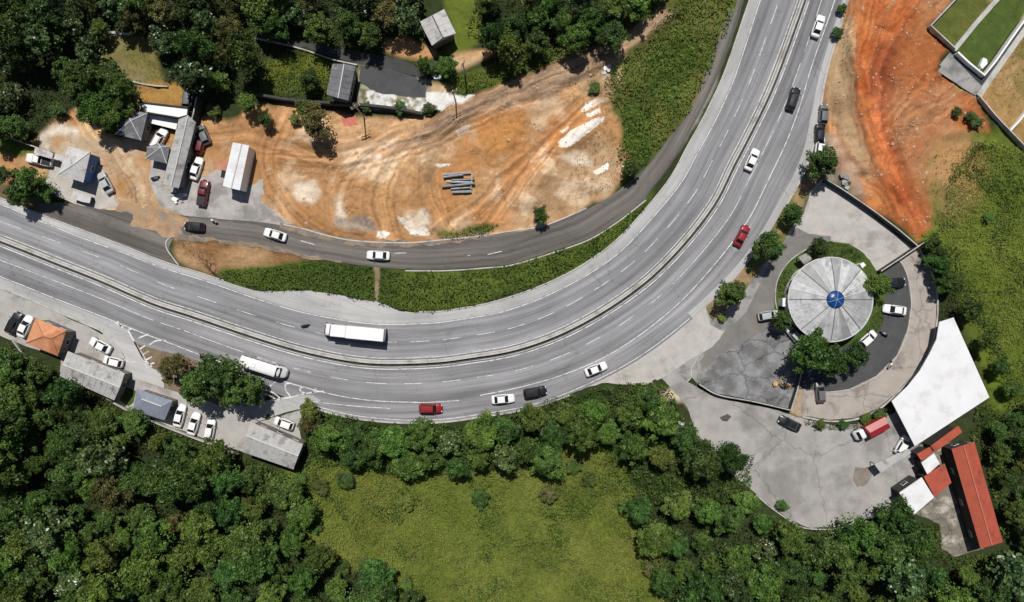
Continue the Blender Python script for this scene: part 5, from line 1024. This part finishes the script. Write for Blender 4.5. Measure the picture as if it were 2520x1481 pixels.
W_TL = [(-30,-30),(1010,-30),(1035,10),(1005,80),(900,95),(760,75),(630,62),(600,120),(560,200),(500,205),(430,190),(400,140),(350,60),(250,60),(220,140),(170,180),(110,140),(-30,170)]
woods(W_TL, 'top left woods', 'trees of the top left woods', 58, 2.6, 4.3, ['dark','mid','yel','olive','gloss'], [.27,.2,.08,.10,.35], seed=14, avoid=[(310,120,72),(385,160,55),(390,225,55),(700,112,26),(770,130,26),(840,148,26),(640,100,24),(640,200,40)])
woods([(-30,230),(40,210),(60,300),(30,330),(-30,330)], 'left edge clump', 'trees of the left edge clump', 50, 2.2, 3.2, ['dark','gloss'], [.5,.5], seed=15)
woods([(180,180),(300,190),(310,260),(255,320),(190,260)], 'clump above the dirt ramp', 'trees above the dirt ramp', 44, 2.6, 3.8, ['dark','mid'], [.5,.5], seed=16)
woods([(1180,-30),(1640,-30),(1560,50),(1480,105),(1400,110),(1330,140),(1260,150),(1200,90)], 'top centre woods', 'trees of the top centre woods', 55, 2.5, 4.0, ['dark','mid','yel','gloss'], [.35,.35,.15,.15], seed=19)
woods([(2270,590),(2300,585),(2325,640),(2330,700),(2300,690)], 'ring road hedge row', 'trees beside the ring road', 32, 1.5, 2.2, ['dark','mid'], [.6,.4], seed=21)
# trees that stand alone
for a in ((1893,605,3.6,'dark','round dark tree on the bank right of the red car'), (1953,523,2.4,'dark','small dark tree beside the top yard wall'), (1803,723,3.3,'dark','round dark tree on the bank below the red car, left of the drive'), (2028,400,3.5,'dark','round dark tree at the kerb half over a stopped white car'),
          (2018,608,2.5,'dark','small tree on the lawn above the domed building'), (2160,697,3.2,'mid','tree overlapping the right rim of the domed building'), (1927,787,2.5,'mid','tree at the lower left rim of the domed building'),
          (2000,870,4.9,'mid','largest tree at the bottom rim of the domed building'), (2045,890,3.6,'mid','broad tree under the lower rim of the domed building'), (2108,872,3.3,'dark','dark tree at the lower right of the domed building'),
          (540,925,5.4,'dark','large dark tree on the traffic island behind the white coach'), (595,962,4.6,'dark','dark tree on the island casting shade over the parking lot'), (485,950,4.4,'dark','dark tree at the middle of the island'), (425,905,3.9,'olive','brownish tree at the left tip of the island'),
          (625,950,2.6,'mid','smaller green tree at the gore marking end of the island'), (760,1012,2.8,'yel','yellowish tree hanging over the merging lane kerb'), (762,1045,2.9,'olive','olive tree between the grey warehouse and the kerb'),
          (775,297,3.9,'olive','tall mottled tree left of the faded red patch'), (750,270,2.4,'mid','tree partly over the black retaining wall'), (650,290,1.9,'dark','small almost black tree on the upper dirt'), (608,250,2.3,'yel','bright round tree above the small black tree'),
          (760,197,2.4,'dark','blue green round tree left of the two-tone gabled house'), (490,190,3.2,'dark','dark tree over the dark car above the white terrace'), (70,445,3.6,'mid','tree over the road edge at the left edge of the photo'), (45,480,2.8,'dark','dark tree touching the highway shoulder at the left edge'), (105,470,2.4,'dark','dark tree beside the left yard'), (8,430,2.2,'dark','dark tree cut by the left edge below the pickup'),
          (1550,413,2.1,'dark','dark round bush-like tree by the frontage road bend'), (1330,528,2.1,'dark','dark tree at the lower edge of the dirt lot'), (1100,160,2.3,'mid','round tree by the tan path under the lawn house'), (1040,160,2.0,'mid','tree left of the tan path under the lawn house')):
    tree(*a)
for a in ((525,270,1.8,'yel','yellowish bush right of the long narrow roof'), (1065,165,1.8,'mid','bush between the two path trees'), (2405,300,1.5,'dark','dark bush by the diagonal fence at top right'), (2390,285,1.3,'dark','smaller dark bush above the fence bush'), (2357,275,1.2,'dark','little bush at the edge of the red earth'), (2435,535,1.3,'mid','lone bush in the right meadow'),
          (1380,590,0.01,'mid','x'), (900,262,1.3,'mid','bush on the black retaining wall'), (985,262,1.6,'dark','wide bush on the bleached stones'), (1055,265,1.5,'dark','bush at the end of the black retaining wall'), (725,292,1.4,'mid','bush in the pale patch left of the tall mottled tree'), (1465,215,1.5,'mid','bush on the slope above the white slabs'),
          (140,270,1.9,'dark','bush beside the pale rocks at upper left'), (1778,780,1.1,'yel','yellow bush at the tip of the earth bank'), (2060,80,1.4,'dark','bush between the kerb and the red earth near the top'), (2072,20,1.3,'dark','bush at the top edge between kerb and red earth'), (1925,1243,1.5,'dark','dark bush hanging over the bottom wall of the lower yard'), (1600,1010,2.0,'mid','round bush left of the lower yard'),
          (1230,965+30,0.01,'mid','x'), (2130,1030,1.4,'mid','hedge bush left of the red truck'), (2020,1045,1.3,'mid','hedge bush below the ring road'), (2075,1046,1.3,'dark','dark hedge bush in the middle below the ring road'), (2165,1020,1.6,'dark','dark hedge bush above the red truck')):
    if a[4] != 'x': bush(*a)
for i_, (bx_, by_) in enumerate([(740,1180),(790,1200),(850,1185),(700,1230),(775,1300),(1000,1235),(1180,1225),(1350,1215),(1410,1150),(1450,1180),(1545,1250),(1600,1395),(1000,1440),(900,1390),(840,1395)]):
    bush(bx_, by_, 1.7 + .25 * (i_ % 4), ['mid', 'yel', 'mid', 'olive'][i_ % 4], f"{['mid green','yellowish','mid green','brownish'][i_ % 4]} bush on the meadow margin, {ORD[i_]} counted from the grey warehouse clockwise", 'bushes on the meadow margin')
# bare tree on the brown verge
def bare_tree(px, py, label):
    x, y, _ = P(px, py); r = thing('bare_tree', label, 'tree', (x, y, 0)); rg = random.Random(5); mb = MB()
    def br(p, d, L, rad, lv):
        q = p + d * L; mb.tube(tuple(p), tuple(q), rad, rad * .6, 6)
        if lv:
            for _ in range(3): nd = (d + Vector((rg.uniform(-.8, .8), rg.uniform(-.8, .8), rg.uniform(-.1, .3)))).normalized(); br(q, nd, L * .7, rad * .55, lv - 1)
    br(Vector((0, 0, -.2)), Vector((-.35, .55, .75)).normalized(), 2.2, .14, 4); mb.build('trunk', M_bark, r)
bare_tree(535, 680, 'leafless leaning tree where the brown verge turns green')

def leaf_field(name, polys, density, hfun, size, m, aspect=.6, tilt=.6, holes=(), kind='stuff', label='', cat='', seed=1, warp=1.2):
    rg = np.random.default_rng(seed); Vs = []; Fs = []; b = 0
    for poly in polys:
        W = np.array([P(*p)[:2] for p in poly]); lo = np.maximum(W.min(0), [-111, -67]); hi = np.minimum(W.max(0), [111, 67]); n = int((hi[0] - lo[0]) * (hi[1] - lo[1]) * density)
        x = rg.uniform(lo[0], hi[0], n); y = rg.uniform(lo[1], hi[1], n); xw = x + (fbm(x, y, .5, 3, 3) - .5) * 2 * warp; yw = y + (fbm(x, y, .5, 9, 3) - .5) * 2 * warp; k = inside(xw, yw, [tuple(p) for p in W]) & (hfun(x, y) > 0)
        for hp in holes: k &= ~inside(x, y, [P(*p)[:2] for p in hp])
        x = x[k]; y = y[k]; e = .15; h = hfun(x, y); dx = (hfun(x + e, y) - h) / e; dy = (hfun(x, y + e) - h) / e; n = len(x)
        z = ground_z(x, y) + np.maximum(h, 0.02) * rg.uniform(.75, 1.0, n) + .03
        N = np.c_[-dx, -dy, np.ones(n)] + rg.normal(size=(n, 3)) * tilt; N /= np.linalg.norm(N, axis=1, keepdims=True)
        v, f = leaf_quads(np.c_[x, y, z], N, size, aspect, rg); Vs.append(v); Fs.append(f + b); b += len(v)
    o = link(name, np_mesh(name, np.concatenate(Vs), np.concatenate(Fs), m)); tag(o, label, cat, kind=kind); return o
def billow(f, amp, base=0.1, seed=0):
    return lambda x, y: base + amp * (1 - 2 * np.abs(fbm(x, y, f, seed, 3) - .5)) ** 2 * (0.5 + vnoise(x * f * .4, y * f * .4, seed + 3))
VERGE = [(540,680),(560,664),(640,658),(760,642),(830,650),(915,656),(925,740),(880,733),(830,722),(763,712),(697,712),(640,710),(600,700)]
VERGE2 = [(936,658),(1000,670),(1100,668),(1200,663),(1360,624),(1450,592),(1530,545),(1600,488),(1590,505),(1540,562),(1470,622),(1405,662),(1325,700),(1260,724),(1213,738),(1130,757),(1030,764),(985,760),(950,745),(930,738)]
leaf_field('verge_scrub', [VERGE, VERGE2], 17, billow(.5, 1.3, .1, 4), .19, L_scrub2, seed=3, label='green scrub covering the verge between the frontage road and the highway', cat='scrub', warp=.6)
SLOPE = [(1530,150),(1600,80),(1650,20),(1700,-30),(1812,-30),(1795,50),(1768,110),(1735,190),(1690,275),(1640,340),(1590,400),(1550,440),(1515,395),(1540,320),(1520,260),(1480,210)]
leaf_field('slope_scrub', [SLOPE], 17, billow(.4, 1.9, .1, 14), .20, L_scrub2, seed=4, label='green scrub on the slope between the dirt lot and the frontage road', cat='scrub')
leaf_field('slope_scrub', [[(1110,190),(1250,150),(1400,95),(1500,68),(1600,-20),(1650,-20),(1600,45),(1470,112),(1350,158),(1250,196),(1140,232),(1105,232)], [(640,150),(760,125),(815,160),(800,245),(720,240),(640,225)], [(1075,575),(1200,548),(1230,556),(1180,576),(1090,586)]], 15, billow(.5, 1.1, .1, 24), .18, L_scrub, seed=5, label='low scrub along the dirt track and around the two-tone gabled house', cat='scrub')
MEADOW = [(715,1200),(800,1110),(940,1130),(1120,1135),(1330,1120),(1410,1050),(1480,1100),(1520,1130),(1545,1200),(1560,1330),(1630,1400),(1650,1520),(1000,1520),(930,1400),(800,1400),(750,1320)]
leaf_field('meadow_grass', [MEADOW], 32, billow(.55, .7, .05, 31), .17, L_meadow, aspect=.33, tilt=.75, seed=6, label='tall yellowish green grass of the meadow below the curve', cat='grass')
leaf_field('meadow_grass', [[(2262,600),(2300,560),(2330,430),(2420,340),(2545,380),(2545,1030),(2480,960),(2420,840),(2370,760),(2330,680)]], 30, billow(.45, .7, .05, 37), .17, L_meadow2, aspect=.35, tilt=.8, seed=7, label='bright green grass of the meadow on the right', cat='grass', warp=2.5)
leaf_field('bank_scrub', [[(740,1010),(830,1024),(1000,1046),(1160,1036),(1405,966),(1530,944),(1625,938),(1662,985),(1720,1090),(1850,1120),(1850,1230),(1560,1240),(1480,1100),(1400,1085),(1330,1150),(1120,1160),(1000,1170),(760,1130)]], 16, billow(.35, 2.3, .2, 41), .21, L_scrub, seed=8, label='dense green scrub on the bank under the outer kerb of the curve', cat='scrub')
LOW = billow(.3, 1.6, .1, 51)
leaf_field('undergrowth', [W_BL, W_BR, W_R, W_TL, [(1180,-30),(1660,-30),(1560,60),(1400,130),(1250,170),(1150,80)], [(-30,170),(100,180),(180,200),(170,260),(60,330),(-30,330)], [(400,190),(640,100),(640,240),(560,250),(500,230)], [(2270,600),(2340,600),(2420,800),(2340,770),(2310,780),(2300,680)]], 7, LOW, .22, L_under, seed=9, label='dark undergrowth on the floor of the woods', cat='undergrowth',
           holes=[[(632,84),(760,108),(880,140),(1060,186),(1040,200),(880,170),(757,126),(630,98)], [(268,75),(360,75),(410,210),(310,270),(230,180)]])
def patchy(f, thr, amp, seed): return lambda x, y: (fbm(x, y, f, seed, 4) - thr) * amp * 6
leaf_field('meadow_weeds', [MEADOW, [(2300,600),(2330,440),(2420,350),(2545,390),(2545,1000),(2480,930),(2420,800),(2340,680)]], 14, patchy(.2, .58, .9, 81), .18, L_scrub, seed=21, label='taller darker weeds growing in patches through both meadows', cat='weeds')
leaf_field('meadow_dry_stalks', [MEADOW, [(2300,600),(2330,440),(2420,350),(2545,390),(2545,1000),(2480,930),(2420,800),(2340,680)]], 5, patchy(.3, .55, .8, 91), .17, L_olive, seed=22, label='dry brownish stalks scattered in patches through both meadows', cat='weeds')
leaf_field('wall_scrub', [[(20,840),(60,860),(150,930),(330,1018),(500,1086),(600,1122),(735,1170),(760,1120),(790,1180),(740,1240),(600,1190),(400,1100),(200,1010),(20,900)], [(2185,1250),(2215,1225),(2250,1280),(2310,1290),(2316,1352),(2350,1372),(2420,1360),(2475,1345),(2500,1400),(2400,1420),(2280,1360)], [(2400,1000),(2450,990),(2470,1100),(2480,1330),(2460,1300),(2410,1085),(2385,1080)]], 16, billow(.4, 1.2, .1, 95), .2, L_scrub, seed=23, label='low scrub along the foot of the walls and sheds', cat='scrub', warp=.4)
leaf_field('island_hedge', [[(1990,600),(2044,592),(2100,605),(2130,632),(2105,640),(2060,625),(2000,635)], [(1912,700),(1925,665),(1950,650),(1945,690),(1935,730),(1915,740)], [(2150,770),(2177,750),(2172,800),(2140,830),(2128,818)], [(1975,1032),(2060,1042),(2130,1034),(2180,1000),(2196,1010),(2175,1030),(2120,1052),(2050,1056),(1980,1046)]], 22, billow(.6, .7, .15, 61), .14, L_scrub, seed=10, label='low hedge planting around the domed building and ring road', cat='hedge', warp=.3)
leaf_field('dirt_weeds', [[(1400,180),(1500,130),(1530,200),(1500,300),(1560,430),(1460,480),(1400,420),(1480,300),(1420,250)], [(2290,380),(2400,340),(2420,420),(2380,520),(2300,560)], [(2080,20),(2110,30),(2090,200),(2060,180)], [(430,590),(560,600),(540,660),(470,655)], [(2440,130),(2545,60),(2545,300),(2480,290)], [(300,100),(390,100),(420,200),(330,240)]], 3.0, billow(.5, .5, .0, 71), .13, L_olive, seed=12, label='sparse weeds scattered over the bare earth', cat='weeds', warp=2.0)
# loose stones on the bare earth
rg = np.random.default_rng(99); sx = rg.uniform(-70, 100, 16000); sy = rg.uniform(5, 66, 16000); ii_ = np.clip(((sy + 68) / st).astype(int), 0, len(fy) - 1); jj_ = np.clip(((sx + 112) / st).astype(int), 0, len(fx) - 1)
kk = (DIRT[ii_, jj_] > .45) & (Pm[ii_, jj_] < .3) & (rg.uniform(0, 1, 16000) < .2 + .8 * (NM[ii_, jj_] > .55)); sx = sx[kk]; sy = sy[kk]; sz = ground_z(sx, sy); n = len(sx); s_ = rg.gamma(1.6, .055, n) + .03
base = np.array([(1,0,0),(.3,.95,0),(-.8,.6,0),(-.9,-.5,0),(.4,-.9,0),(.1,.1,.8)]); V = (base[None] * (s_[:, None, None]) * rg.uniform(.6, 1.3, (n, 6, 1))) + np.c_[sx, sy, sz - .01][:, None]; tri = np.array([(0,1,5),(1,2,5),(2,3,5),(3,4,5),(4,0,5)])
F = (np.arange(n)[:, None, None] * 6 + tri[None]).reshape(-1, 3)
tag(link('stones', np_mesh('stones', V.reshape(-1, 3), F, mat('loose_stone', (0.38, 0.28, 0.19), .9, .4, 3))), 'loose stones and clods scattered over the bare earth', 'stones', kind='stuff')
print('trees', trees_made)
